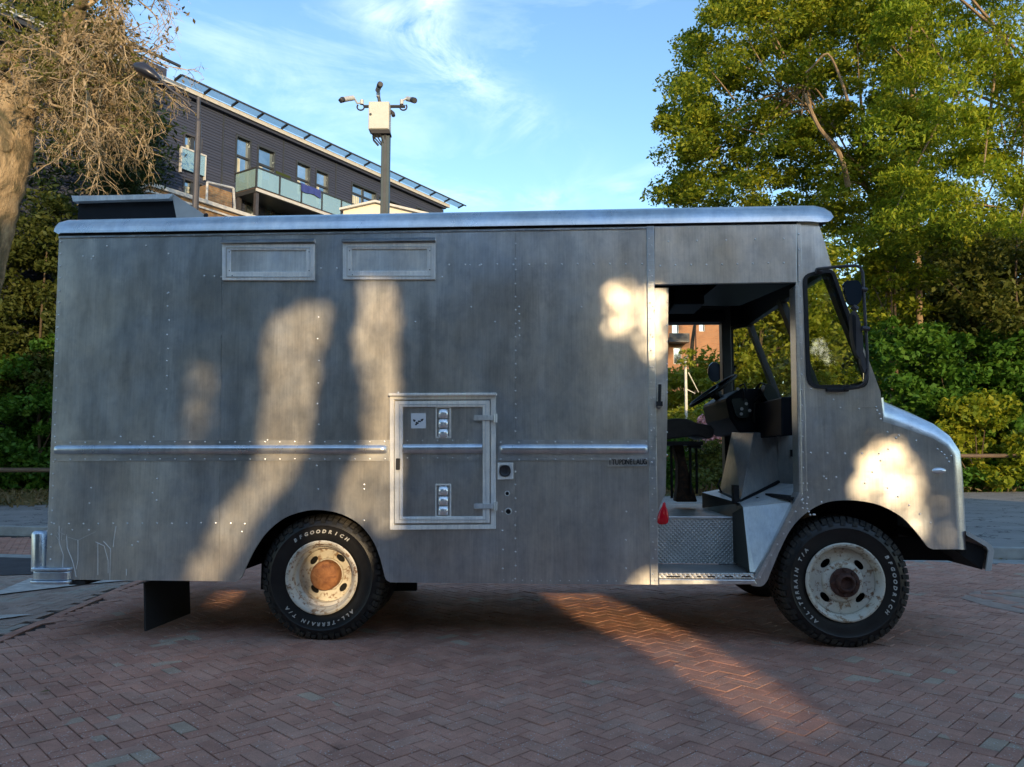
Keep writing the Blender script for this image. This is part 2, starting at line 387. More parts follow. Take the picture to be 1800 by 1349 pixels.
# pavers
def pavermat(name, reds, greens, gcut):
    m, nt, bs = newmat(name); p = geo(nt)
    at = N(nt, 'ShaderNodeAttribute', attribute_name='rnd'); oi = N(nt, 'ShaderNodeObjectInfo')
    rv = math_(nt, 'FRACT', math_(nt, 'ADD', at.outputs['Fac'], oi.outputs['Random']))
    c = ramp(nt, rv, [(0, reds[0]), (.5, reds[1]), (1, reds[2])])
    rv2 = math_(nt, 'FRACT', math_(nt, 'MULTIPLY', rv, 7.31))
    cl = noise(nt, p, .75, 3, .6)
    gsel = math_(nt, 'GREATER_THAN', math_(nt, 'ADD', math_(nt, 'MULTIPLY', cl, 1.2), math_(nt, 'MULTIPLY', rv2, .5)), gcut)
    c = mix(nt, gsel, c, ramp(nt, rv2, [(.0, greens[0]), (1, greens[1])]))
    c = mix(nt, .75, c, ramp(nt, noise(nt, p, 4.2, 9, .7), [(.3, (.62,)*3), (.7, (1.32,)*3)]), 'MULTIPLY')
    gr = noise(nt, p, 150, 4, .8)
    c = mix(nt, .75, c, ramp(nt, gr, [(.3, (.55,)*3), (.7, (1.45,)*3)]), 'MULTIPLY')
    st_ = noise(nt, p, .55, 6, .6, .8); c = mix(nt, .8, c, ramp(nt, st_, [(.33, (.74, .72, .70)), (.5, (1,)*3)]), 'MULTIPLY')
    oil = noise(nt, p, 1.9, 4, .5, 1.0); c = mix(nt, .7, c, ramp(nt, oil, [(.66, (1,)*3), (.72, (.55,)*3)]), 'MULTIPLY')
    vo = N(nt, 'ShaderNodeTexVoronoi', {'Scale': 62}); nt.links.new(p, vo.inputs[0])
    spk = math_(nt, 'MULTIPLY', math_(nt, 'LESS_THAN', vo.outputs['Distance'], .20), math_(nt, 'GREATER_THAN', noise(nt, p, 9, 4, .7), .49))
    c = mix(nt, math_(nt, 'MULTIPLY', spk, .8), c, (.58, .54, .50))
    setp(bs, nt, Base_Color=c, Roughness=math_(nt, 'MULTIPLY_ADD', gr, .25, .62)); bump(nt, bs, math_(nt, 'ADD', gr, noise(nt, p, 30, 3)), .55, .004)
    return m
M['paver'] = pavermat('red_brown_block_paver', [(.42, .20, .14), (.50, .245, .17), (.46, .255, .185)], [(.40, .285, .205), (.45, .325, .235)], 1.16)
M['paver2'] = pavermat('grey_purple_block_paver', [(.33, .235, .185), (.38, .27, .215), (.40, .30, .24)], [(.33, .28, .225), (.37, .31, .255)], 1.0)
m, nt, bs = newmat('dark_joint_sand'); p = geo(nt)
setp(bs, nt, Base_Color=ramp(nt, noise(nt, p, 60, 5, .7), [(.3, (.012, .010, .009)), (.7, (.032, .026, .022))]), Roughness=.95); bump(nt, bs, noise(nt, p, 120, 3), .6, .004); M['joint'] = m
m, nt, bs = newmat('asphalt'); p = geo(nt)
c = ramp(nt, noise(nt, p, 1.0, 8, .65), [(.3, (.17, .165, .16)), (.7, (.27, .26, .245))])
c = mix(nt, .6, c, ramp(nt, noise(nt, p, 130, 3, .8), [(.3, (.6,)*3), (.7, (1.4,)*3)]), 'MULTIPLY')
vo = N(nt, 'ShaderNodeTexVoronoi', {'Scale': .9}, feature='DISTANCE_TO_EDGE'); 
nv = N(nt, 'ShaderNodeVectorMath', operation='ADD'); nt.links.new(p, nv.inputs[0]); nn = N(nt, 'ShaderNodeTexNoise', {'Scale': 3.0}); nt.links.new(p, nn.inputs[0]); nt.links.new(nn.outputs['Color'], nv.inputs[1]); nt.links.new(nv.outputs[0], vo.inputs[0])
c = mix(nt, math_(nt, 'LESS_THAN', vo.outputs['Distance'], .012), c, (.03, .03, .03))
setp(bs, nt, Base_Color=c, Roughness=.85); bump(nt, bs, noise(nt, p, 130, 3, .8), .5, .004); M['asphalt'] = m
M['tarmac'] = simple('dark_tarmac', (.045, .046, .052), .9, 0, .25, 5, .6, 150)
m, nt, bs = newmat('grass_ground'); p = geo(nt)
setp(bs, nt, Base_Color=ramp(nt, noise(nt, p, 1.6, 8, .7), [(.3, (.06, .075, .02)), (.55, (.14, .13, .05)), (.75, (.20, .17, .09))]), Roughness=.95); bump(nt, bs, noise(nt, p, 30, 6, .8), .8, .04); M['grass'] = m
# bark
def bark(name, a, b, sc_=5):
    m, nt, bs = newmat(name); p = geo(nt); q = maps(nt, p, (1, 1, .35))
    n_ = noise(nt, q, sc_, 8, .68, .8)
    setp(bs, nt, Base_Color=ramp(nt, n_, [(.3, a), (.7, b)]), Roughness=.9); bump(nt, bs, noise(nt, q, sc_*5, 6, .7), .8, .03); return m
m, nt, bs = newmat('pale_plane_bark'); p = geo(nt); q = maps(nt, p, (1, 1, .5))
c = ramp(nt, noise(nt, q, 1.5, 7, .62, 1.2), [(.34, (.07, .075, .035)), (.47, (.20, .15, .08)), (.55, (.44, .31, .17)), (.7, (.56, .43, .27))])
cr = noise(nt, maps(nt, p, (2.2, 2.2, .5)), 5, 8, .75, 1.5); c = mix(nt, .8, c, ramp(nt, cr, [(.35, (.45,)*3), (.6, (1.15,)*3)]), 'MULTIPLY')
setp(bs, nt, Base_Color=c, Roughness=.9); bump(nt, bs, math_(nt, 'ADD', cr, noise(nt, q, 22, 6, .7)), 1.0, .06); M['barkp'] = m
M['twig'] = bark('tan_twig_bark', (.22, .165, .10), (.50, .38, .24))
M['barkd'] = bark('dark_bark', (.05, .035, .022), (.14, .10, .06))
M['barkl'] = bark('light_limb_bark', (.18, .12, .07), (.36, .26, .16))
M['birch'] = simple('pale_birch_bark', (.62, .60, .52), .7, 0, .2)
def leafmat(name, cols, trans=.35, sc_=1.1):
    m, nt, bs = newmat(name); p = geo(nt)
    at = N(nt, 'ShaderNodeAttribute', attribute_name='rnd')
    f = math_(nt, 'ADD', math_(nt, 'MULTIPLY', at.outputs['Fac'], .55), math_(nt, 'MULTIPLY', math_(nt, 'SUBTRACT', noise(nt, p, sc_, 3), .25), .9))
    c = ramp(nt, f, [(i / (len(cols) - 1), k) for i, k in enumerate(cols)])
    setp(bs, nt, Base_Color=c, Roughness=.55)
    bs.inputs['Specular IOR Level'].default_value = .25
    tr = N(nt, 'ShaderNodeBsdfTranslucent'); nt.links.new(mix(nt, 1.0, c, (1.3, 1.25, .6), 'MULTIPLY'), tr.inputs[0])
    mx = N(nt, 'ShaderNodeMixShader', {0: trans}); nt.links.new(bs.outputs[0], mx.inputs[1]); nt.links.new(tr.outputs[0], mx.inputs[2])
    nt.links.new(mx.outputs[0], nt.nodes['Material Output'].inputs[0]); return m
M['leaf_a'] = leafmat('ash_leaves', [(.055, .11, .012), (.14, .20, .018), (.26, .285, .022), (.37, .34, .03)])
M['leaf_b'] = leafmat('golden_green_leaves', [(.08, .14, .012), (.17, .25, .018), (.29, .34, .024), (.40, .36, .03)])
M['leaf_c'] = leafmat('dark_evergreen_leaves', [(.012, .028, .012), (.022, .045, .016), (.04, .06, .02)], .2)
M['leaf_d'] = leafmat('fresh_green_leaves', [(.035, .10, .016), (.07, .17, .022), (.13, .22, .03)])
M['leaf_e'] = leafmat('yellow_green_leaves', [(.14, .19, .02), (.25, .27, .03), (.36, .32, .04)])
M['leaf_f'] = leafmat('dry_brown_leaves', [(.07, .07, .02), (.16, .125, .055), (.28, .20, .12)], .25)
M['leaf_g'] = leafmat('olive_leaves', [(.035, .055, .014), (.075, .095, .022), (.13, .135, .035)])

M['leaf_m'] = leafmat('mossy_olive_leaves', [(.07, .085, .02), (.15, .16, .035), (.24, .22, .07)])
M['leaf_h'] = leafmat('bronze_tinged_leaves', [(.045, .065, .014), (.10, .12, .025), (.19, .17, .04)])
# ------------------------------------------------------------------ foliage builder
def leaf_mesh(name, P, size, mat, parent=None, asp=.5, droop=0.0, kind=None, up=.35):
    P = np.asarray(P, dtype=np.float64); n = len(P)
    if n == 0: return None
    nr = rng.normal(size=(n, 3)); nr[:, 2] = np.abs(nr[:, 2]) + up; nr /= np.linalg.norm(nr, axis=1)[:, None]
    d = rng.normal(size=(n, 3)); d[:, 2] -= droop
    d -= nr * (d * nr).sum(1)[:, None]; d /= np.linalg.norm(d, axis=1)[:, None]
    e = np.cross(nr, d); s = size * rng.uniform(.6, 1.4, n)[:, None]
    V = np.empty((n, 4, 3)); V[:, 0] = P - d*s*.5; V[:, 1] = P + e*s*asp*.5 + nr*s*.08; V[:, 2] = P + d*s*.5; V[:, 3] = P - e*s*asp*.5 + nr*s*.08
    me = bpy.data.meshes.new(name); me.vertices.add(n*4); me.vertices.foreach_set('co', V.reshape(-1))
    me.loops.add(n*4); me.loops.foreach_set('vertex_index', np.arange(n*4, dtype=np.int32))
    me.polygons.add(n); me.polygons.foreach_set('loop_start', np.arange(0, n*4, 4, dtype=np.int32))
    try: me.polygons.foreach_set('loop_total', np.full(n, 4, dtype=np.int32))
    except Exception: pass
    a = me.attributes.new('rnd', 'FLOAT', 'FACE'); a.data.foreach_set('value', rng.uniform(0, 1, n).astype(np.float32))
    me.update(); me.validate(); me.materials.append(mat)
    o = bpy.data.objects.new(name, me); COL.objects.link(o)
    if parent: o.parent = parent
    if kind: o['kind'] = kind
    return o
def clump_pts(C, rad, per, flat=.6):
    C = np.asarray([tuple(c) for c in C]); k = len(C)
    rr = rad * rng.uniform(.55, 1.35, k)
    q = rng.normal(size=(k, per, 3)); q /= np.linalg.norm(q, axis=2)[:, :, None]; q *= rng.uniform(.25, 1, (k, per, 1)) ** .6
    q[:, :, 2] *= flat
    return (C[:, None, :] + q * rr[:, None, None]).reshape(-1, 3)
def inpoly(x, y, poly):
    x = np.asarray(x); y = np.asarray(y); c = np.zeros(x.shape, bool); n = len(poly); j = n - 1
    for i in range(n):
        xi, yi = poly[i]; xj, yj = poly[j]
        if yi != yj:
            c ^= ((yi > y) != (yj > y)) & (x < (xj - xi) * (y - yi) / (yj - yi) + xi)
        j = i
    return c
def region(poly, n, D0, D1):                        # n points whose outline from the road is poly, spread in depth
    xs = [p[0] for p in poly]; ys = [p[1] for p in poly]; out = []
    while len(out) < n:
        a = rng.uniform(min(xs), max(xs), 400); b = rng.uniform(min(ys), max(ys), 400); k = inpoly(a, b, poly)
        for x, y in zip(a[k], b[k]):
            p = W(x, y, rng.uniform(D0, D1))
            if p.z > .1: out.append(p)
    return out[:n]
#NEXT
# ================================================================== GROUND
def sheet(name, pts, z, mat, kind='structure', th=None, parent=None):
    mb = MB()
    if th: 
        n = len(pts); mb.add([(x, y, z) for x, y in pts] + [(x, y, z - th) for x, y in pts],
            [tuple(range(n)), tuple(reversed(range(n, 2*n)))] + [(i, n + i, n + (i+1) % n, (i+1) % n) for i in range(n)])
    else: mb.add([(x, y, z) for x, y in pts], [tuple(range(len(pts)))])
    o = mb.build(name, mat, parent, fix=True)
    if kind: o['kind'] = kind
    return o
gm = MB(); gn = 40
for i in range(gn+1):
    for j in range(gn+1):
        x = -900 + 1800*i/gn; y = -600 + 1800*j/gn
        gm.v.append((x, y, -.12))
for i in range(gn):
    for j in range(gn):
        a = i*(gn+1)+j; gm.f.append((a, a+gn+1, a+gn+2, a+1))
o = gm.build('ground', M['grass']); o['kind'] = 'structure'
# kerb line: from (-7.26, 11.3) to (5.6, 8.75), extended both ways
def KY(x): return 10.0 - .205 * (x + 1.0)
XL, XR = -34.0, 34.0
paving = sheet('block_paving', [(XL, -9), (XR, -9), (XR, KY(XR) - .0), (XL, KY(XL))], -.011, M['joint'])
# flat far continuation of the road beyond the individually laid blocks
BX = 10.5; BY0 = 1.2
def herring_ok(x, y):
    return True
BL, BW, JT = .150, .075, .006
def brick_shape(mb, cx, cy, ang, z, tilt, hl=BL/2 - JT/2 + .0005, hw=BW/2 - JT/2 + .0005, th=.03, bv=.0016):
    c, s_ = math.cos(ang), math.sin(ang)
    def P(u, v_, zz): return (cx + u*c - v_*s_, cy + u*s_ + v_*c, z + zz + tilt[0]*u + tilt[1]*v_)
    a = [(-hl, -hw), (hl, -hw), (hl, hw), (-hl, hw)]
    top = [P(u - math.copysign(bv, u), v_ - math.copysign(bv, v_), 0) for u, v_ in a]
    mid = [P(u, v_, -bv) for u, v_ in a]; bot = [P(u, v_, -th) for u, v_ in a]
    k = len(mb.v); mb.v += top + mid + bot
    mb.f += [(k, k+1, k+2, k+3)] + [(k+i, k+4+i, k+4+(i+1) % 4, k+(i+1) % 4) for i in range(4)] + [(k+4+i, k+8+i, k+8+(i+1) % 4, k+4+(i+1) % 4) for i in range(4)]
    return 9
SPLITX = lambda y: -3.16 - (y - 4.65) * .10
def herring(x0, x1, y0, y1, rot, keep):
    out = []; c, s_ = math.cos(rot), math.sin(rot); n = int(max(x1-x0, y1-y0) / BW * 1.1) + 12
    cx0, cy0 = (x0+x1)/2, (y0+y1)/2
    for i in range(-n, n):
        for j in range(-n, n):
            # herringbone: unit cell walks; horizontal brick starting where (i - j) % 4 == 0, vertical where == 2... on a w grid
            k = (i - j) % 4
            if k == 0: u, v_, a = (i + 1)*BW, (j + .5)*BW, 0.0
            elif k == 3: u, v_, a = (i + .5)*BW, (j + 1)*BW, math.pi/2
            else: continue
            X = cx0 + u*c - v_*s_; Y = cy0 + u*s_ + v_*c
            if x0 < X < x1 and y0 < Y < y1 and keep(X, Y): out.append((X, Y, a + rot))
    return out
main = herring(-BX, BX, BY0, 12.2, R(44.5), lambda x, y: x > SPLITX(y) + .06 and y < KY(x) - .42 and not (5.55 < x < 6.9 and 5.9 < y < 6.9 and (x - 5.5) > abs(y - 6.4) * 1.2))
side = herring(-BX, 0, BY0, 12.2, R(88), lambda x, y: x < SPLITX(y) - .06 and y < KY(x) - 2.2)
side2 = herring(-BX, -3.0, 6, 12.2, R(30), lambda x, y: x < SPLITX(y) - .07 and KY(x) - 1.9 < y < KY(x) - .28)
def visible(x, y):
    return y > 2.8 and abs(x) < y * .70
def ztilt(i): return rng.normal(0, .0011), (rng.normal(0, .005), rng.normal(0, .009))
shared = MB(); brick_shape(shared, 0, 0, 0, 0, (0, 0))
bme = None
singles = sorted([b for b in main if visible(b[0], b[1])], key=lambda b: b[1])
left_near = sorted([b for b in side if visible(b[0], b[1])], key=lambda b: b[1])[:10]
sset = singles[:290]; sid = set(sset) | set(left_near)
def add_single(b, mat, key, cache={}):
    if key not in cache:
        me = bpy.data.meshes.new('paver_brick'); me.from_pydata(shared.v, [], shared.f); me.update(); me.materials.append(mat); cache[key] = me
    o = bpy.data.objects.new('brick', cache[key]); COL.objects.link(o); o.parent = paving
    z, t = ztilt(0); o.location = (b[0], b[1], z); o.rotation_euler = (t[1], t[0], b[2])
for b in sset: add_single(b, M['paver'], 'm')
for b in left_near: add_single(b, M['paver2'], 's')
def brick_mass(name, lst, mat, parent):
    mb = MB(); vals = []
    for b in lst:
        if b in sid: continue
        z, t = ztilt(0); f = brick_shape(mb, b[0], b[1], b[2], z, t); r_ = rng.uniform(0, 1); vals += [r_]*f
    o = mb.build(name, mat, parent); o['kind'] = 'stuff'
    a = o.data.attributes.new('rnd', 'FLOAT', 'FACE'); a.data.foreach_set('value', np.array(vals, dtype=np.float32))
    return o
brick_mass('brick_field', main, M['paver'], paving)
brick_mass('brick_side_field', side, M['paver2'], paving)
brick_mass('brick_gutter_field', side2, M['paver'], paving)
# edge course of stretcher bricks along the joint between both pavings
mb = MB(); vals = []
y = BY0
while y < 9.3:
    x = SPLITX(y); ang = math.atan2(1, -.10)
    z, t = ztilt(0); f = brick_shape(mb, x, y, ang, z, t); vals += [rng.uniform()]*f; y += BL*.995
o = mb.build('edge_course', M['paver'], paving); o['kind'] = 'stuff'
a = o.data.attributes.new('rnd', 'FLOAT', 'FACE'); a.data.foreach_set('value', np.array(vals, dtype=np.float32))
# surroundings of the built blocks: same paving, too far to pick out
sheet('paving_behind', [(XL, -9), (XR, -9), (XR, BY0), (XL, BY0)], -.006, M['paver'])
sheet('paving_left', [(XL, BY0), (-BX, BY0), (-BX, KY(-BX) - .2), (XL, KY(XL) - .2)], -.006, M['paver2'])
sheet('paving_right', [(BX, BY0), (XR, BY0), (XR, KY(XR) - .4), (BX, KY(BX) - .4)], -.006, M['paver'])
# concrete channel, dark tarmac band and worn white marks on the left
def kstrip(name, x0, x1, a, b, z, mat, th=None): return sheet(name, [(x0, KY(x0)+a), (x1, KY(x1)+a), (x1, KY(x1)+b), (x0, KY(x0)+b)], z, mat, th=th)
kstrip('drain_channel', -BX, -3.0, -2.18, -1.93, .004, M['concrete'], .05)
kstrip('gutter', -3.0, XR, -.40, -.02, -.004, M['concrete'], .04)
tm = sheet('tarmac_patch', [(-9.5, KY(-9.5)-2.2), (-4.15, KY(-4.15)-2.2), (-4.2, 7.65), (-5.2, 7.35), (-9.5, 7.0)], .006, M['tarmac'])
p = [G(*q) for q in ((-60, 1052), (0, 1041), (52, 1019), (150, 1021), (230, 1022), (150, 1029), (0, 1047))]
sheet('painted_arrow', [(q.x, q.y) for q in p], .011, M['paint'])
p = [G(*q) for q in ((-60, 1086), (0, 1084), (30, 1083), (58, 1082), (20, 1088), (-60, 1098))]
sheet('painted_mark', [(q.x, q.y) for q in p], .011, M['paint'])
# broken-out patch on the right
p = [G(*q) for q in ((1688, 1052), (1712, 1041), (1760, 1038), (1850, 1036), (1850, 1083), (1790, 1078), (1740, 1068))]
pp = [(q.x, q.y) for q in p]
patch = sheet('mortar_patch', pp, .004, M['mortar'])
for (px, py, s_) in ((1722, 1049, .13), (1745, 1053, .15), (1768, 1060, .13), (1786, 1047, .2), (1806, 1070, .14), (1735, 1044, .09), (1760, 1045, .09)):
    q = G(px, py); mb = MB(); brick_shape(mb, 0, 0, 0, 0, (.01, .02), s_*.55, s_*.5, .04, .008)
    o = mb.build('paving_stone', M['paver'], patch); o.location = (q.x, q.y, .009); o.rotation_euler = (0, 0, rng.uniform(0, 3))
# kerb stones (each a stone), footpath and verge
kerb = sheet('kerb', [(XL, KY(XL)-.01), (XR, KY(XR)-.01), (XR, KY(XR)+.13), (XL, KY(XL)+.13)], .02, M['concrete'], th=.07)
kang = math.atan(-.205); km = None
for i in range(-16, 17):
    x = i * .9
    if km is None:
        mb = MB(); mb.box(-.452, .452, -.065, .065, 0, .12); ko = mb.build('kerb_stone', M['concrete'], kerb, bevel=.012, fix=True)
    else: ko = km.copy(); COL.objects.link(ko)
    km = ko; ko.location = (x*math.cos(kang)/1.0, KY(x*math.cos(kang)) + .055, .004 + rng.normal(0, .002)); ko.rotation_euler = (0, 0, kang)
mb = MB()
for a_, b_ in ((XL, -14.5), (14.5, XR)): mb.add([(a_, KY(a_), .12), (b_, KY(b_), .12), (b_, KY(b_)+.12, .12), (a_, KY(a_)+.12, .12), (a_, KY(a_), 0), (b_, KY(b_), 0)], [(0,1,2,3), (4,5,1,0)])
o = mb.build('kerb_run', M['concrete'], kerb); o['kind'] = 'stuff'
def PY(x): return 19.0 + .24 * x                       # far edge of the footpath
sheet('footpath', [(XL, KY(XL)+.12), (XR, KY(XR)+.12), (XR, PY(XR)), (-8.5, PY(-8.5)), (-12, KY(-12)+3.4), (XL, KY(XL)+3.0)], .115, M['asphalt'], th=.2)
sheet('grass_verge', [(-60, 10), (XL, KY(XL)+3.0), (-12, KY(-12)+3.4), (-8.5, PY(-8.5)), (XR, PY(XR)), (70, 30), (70, 70), (-60, 70)], .10, M['grass'], th=.2)
# tufts on the verge
pts = []
for _ in range(9000):
    x = rng.uniform(-18, 18); y = PY(x) + rng.uniform(0.02, 5) if x > -8.5 else rng.uniform(15.5, 21.5)
    pts.append((x, y, .13 + rng.uniform(0, .12)))
o = leaf_mesh('grass_tufts', pts, .17, M['leaf_f'], asp=.25, up=-.5); tag(o, 'dry grass growing along the back edge of the footpath', 'grass', kind='stuff')
#NEXT
lp_ = [(rng.uniform(-9, 9), rng.uniform(3, 11), .012) for _ in range(70)] + [(x, KY(x) - rng.uniform(.02, .35), .012) for x in rng.uniform(-12, 12, 160)]
for i_ in range(70): pass
o = leaf_mesh('fallen_leaves', lp_, .045, M['leaf_f'], asp=.6, up=6.0); tag(o, 'small dry fallen leaves scattered over the paving and gutter', 'fallen leaves', kind='stuff')
# ================================================================== STEP VAN
van = empty('step_van', (TO.x, TO.y, 0), -YAW)
tag(van, 'bare aluminium walk-in step van with an open side door, parked on block paving', 'van')
def pl(outer, holes, y0, y1, name, mat, parent=van, bevel=0.0, kind=None):
    mb = MB(); mb.plate([S2(*p) if len(p) == 2 else S2(*p) for p in outer], holes, y0, y1)
    o = mb.build(name, mat, parent, bevel=bevel)
    if kind: o['kind'] = kind
    return o
def capb(x): return 409 - 21 * (x - 105) / 1300.0      # lower edge of the roof cap
def arc_px(cx, cy, rx, ry, a0, a1, n=22): return [(cx + rx*math.cos(R(a0 + (a1-a0)*i/n)), cy - ry*math.sin(R(a0 + (a1-a0)*i/n))) for i in range(n+1)]
# side sheets. rear wheel arch: centre (553,1022)
arch_r = [(413, 1023), (424, 1016), (433, 996), (448, 966), (470, 935), (500, 911), (535, 899), (565, 897), (600, 904), (632, 922), (655, 950), (667, 978), (673, 1000), (678, 1018), (686, 1024)]
archL = S2(385, 1022)
def smooth_px(pts, sub=5):
    out = []
    for i in range(len(pts)-1):
        p0 = Vector(pts[max(i-1, 0)]); p1 = Vector(pts[i]); p2 = Vector(pts[i+1]); p3 = Vector(pts[min(i+2, len(pts)-1)])
        for k in range(sub):
            t = k/sub; q = .5*((2*p1) + (p2-p0)*t + (2*p0-5*p1+4*p2-p3)*t*t + (3*p1-p0-3*p2+p3)*t**3); out.append((q.x, q.y))
    out.append(pts[-1]); return out
arch_r = smooth_px(arch_r)
P1 = [(104, capb(104)), (391, capb(391)), (384.5, 1022), (80, 1019)]
P2 = [(391.6, capb(392)), (906.2, capb(905)), (906.2, 1026)] + arch_r[::-1] + [(385.0, 1022)]
P3 = [(906.6, capb(907)), (1141, capb(1141)), (1148, 1028), (906.6, 1026.3)]
pl(P1, [], 0.0, .012, 'side_panel', M['panel']); pl(P2, [], -.001, .012, 'side_panel', M['panel']); pl(P3, [], 0.001, .012, 'side_panel', M['panel'])
# door opening strip, header and sliding door
pl([(1136, capb(1136)+6), (1149, capb(1149)+6), (1157, 1029), (1143, 1028)], [], -.012, .0, 'door_pillar', M['bright'], bevel=.003)
pl([(1149.5, capb(1150)+8), (1400, capb(1400)+7), (1400, 497), (1149.5, 501)], [], -.010, .02, 'door_header', M['panel_b'], bevel=.004)
sd = pl([(1150, 505), (1176, 505), (1175, 640), (1174, 740), (1171, 868), (1163, 885), (1157.5, 900), (1157.5, 1020), (1150, 1020)], [], .025, .055, 'sliding_door', M['panel'])
mb = MB()
for q in (530, 572, 600, 640, 668, 690, 760, 800): mb.dome(S(1172.5, q, .025), .006)
o = mb.build('rivets', M['rivet'], sd); o['kind'] = 'stuff'
# rear sliding door lies behind P3. door handle
mb = MB(); mb.plate(roundrect([S2(1153, 674, .0), S2(1168, 673, .0), S2(1169, 700, 0), S2(1164, 718, .0), S2(1154, 716, .0)], .03), [], -.025, .025)
h = mb.build('door_handle', M['bright'], sd, bevel=.004)
mb = MB(); a, b = S(1160, 676, -.026), S(1159, 712, -.026); mb.tube([a, b], .010, 6); mb.box(b.x-.02, b.x+.018, -.045, -.024, b.z-.008, b.z+.02); mb.build('latch_bar', M['black'], h)
# red lamp hanging at the door edge
mb = MB(); c_ = S(1166, 905, -.01)
mb.add([], []); prof = [(0, .050), (.007, .046), (.009, .034), (.017, .022), (.024, .006), (.028, -.014), (.027, -.030), (.018, -.038), (0, -.040)]
k0 = len(mb.v); n = 14
for r_, z in prof:
    for j in range(n): a = 2*math.pi*j/n; mb.v.append((c_.x + r_*math.cos(a)*1.25 + z*.15, c_.y + r_*math.sin(a)*.6, c_.z + z*1.5))
for i in range(len(prof)-1):
    for j in range(n): a = k0+i*n+j; b = k0+i*n+(j+1) % n; mb.f.append((a, b, b+n, a+n))
mb.build('red_marker_lamp', M['red'], van, smooth=True)

# cab side with quarter window
cab = [(1401, capb(1401)+2), (1438, 391), (1450, 428), (1462, 470), (1500, 566), (1530, 640), (1548, 690), (1551.5, 741), (1600, 757), (1640, 771), (1664, 786), (1674, 800), (1676, 830), (1680, 900), (1684, 966)] + smooth_px([(1641, 966), (1632, 962), (1622, 950), (1606, 930), (1582, 907), (1545, 888), (1500, 880), (1455, 883), (1420, 900), (1392, 928), (1372, 965), (1356, 1003), (1348, 1022), (1338, 1031), (1322, 1030)]) + [(1320, 1028), (1318, 1026), (1405, 868), (1399.5, 500)]
qw = [(1413, 488), (1422, 478), (1462, 475), (1524, 640), (1522, 680), (1421, 680)]
qw_o = roundrect([S2(*p) for p in [(1411, 484), (1436, 477), (1464, 473), (1527, 650), (1524, 683), (1418, 684)]], .085)
qw_i = inset(qw_o, .022)
mb = MB(); mb.plate([S2(*p) for p in cab], [qw_o], 0.0, .014); mb.build('cab_side_panel', M['panel_b'], van)
mb = MB(); mb.plate(qw_o, [qw_i], -.014, .02); qs = mb.build('window_seal', M['black'], van, bevel=.005)
mb = MB(); mb.plate(inset(qw_o, .024), [], .004, .010); mb.build('window_pane', M['glass'], qs)
mb = MB(); a = S(1461, 687, -.012); b = S(1482, 685, -.012); mb.box(a.x-.03, b.x+.03, -.03, -.001, a.z-.006, b.z+.008); mb.build('window_catch', M['black'], van, bevel=.004)
# bright edge trims round the doorway
pl([(1396, 503), (1402.5, 503), (1409.5, 869), (1403.5, 868)], [], -.014, .10, 'door_post', M['bright'], bevel=.003)
pl([(1403, 866), (1410.5, 868), (1334, 1019), (1325.5, 1019)], [], -.014, .10, 'door_sill_trim', M['bright'], bevel=.003)
# vertical riveted strip over the post
pl([(1399.5, capb(1400)+4), (1407, capb(1407)+4), (1410, 498), (1418, 862), (1409.5, 866), (1402.5, 500)], [], -.008, -.001, 'post_strip', M['panel_b'], bevel=.002)

# ---- bonnet, nose and front: one shell from side seam over to the far side
def loft_shell(A, B, name, mat, yr=.11, nseg=8, y0=0.0):
    # A: seam outline at y0, B: silhouette outline at y0+yr ; mirrored to the far side
    mb = MB(); rows = []
    for a, b in zip(A, B):
        row = []
        for i in range(nseg+1):
            t = i / nseg * math.pi/2
            row.append((a[0] + (b[0]-a[0])*math.sin(t), y0 + yr*(1-math.cos(t)), a[1] + (b[1]-a[1])*math.sin(t)))
        rows.append(row + [(x, WID - y, z) for (x, y, z) in reversed(row)])
    m_ = len(rows[0])
    for r_ in rows: mb.v += r_
    for i in range(len(rows)-1):
        for j in range(m_-1): mb.f.append((i*m_+j, i*m_+j+1, (i+1)*m_+j+1, (i+1)*m_+j))
    return mb.build(name, mat, van, smooth=True, auto=50)
hA = [(1549, 700), (1552, 742), (1600, 757), (1640, 771), (1664, 786), (1675, 801), (1676, 830), (1680, 900), (1684, 966)]
hB = [(1549.5, 699), (1551, 703), (1600, 724), (1640, 743), (1668, 764), (1687, 792), (1692, 830), (1696, 900), (1699, 966)]
loft_shell([S2(*p) for p in hA], [S2(p[0], p[1], .09) for p in hB], 'bonnet', M['cap'], .13)
# roof cap
rA = [(103, 412), (106, capb(106)+1)] + [(x, capb(x)+1) for x in (112, 125, 400, 800, 1200, 1403)] + [(1425, 389.5), (1442, 391), (1455, 390), (1460, 388)]
rB = [(102, 409), (104, 400), (110, 392), (125, 387.5), (400, 381.5), (800, 374), (1200, 366), (1405, 362), (1428, 362), (1446, 366), (1457, 374), (1461, 384)]
loft_shell([S2(p[0], p[1], -.03) for p in rA], [S2(p[0], p[1], .10) for p in rB], 'roof', M['cap'], .15, y0=-.03)
a0, a1 = S2(104, 411, 0), S2(1440, 391.5, 0)
mb = MB(); mb.plate([S2(*p) for p in [(104, capb(104)+1), (1402, capb(1402)+1), (1402, capb(1402)+7), (104, capb(104)+7)]], [], -.006, -.0015); o = mb.build('drip_rail', M['black'], van)
pl([(104, capb(104)+7), (1398, capb(1398)+7), (1398, capb(1398)+10), (104, capb(104)+10)], [], -.008, -.001, 'rail_edge', M['bright'])
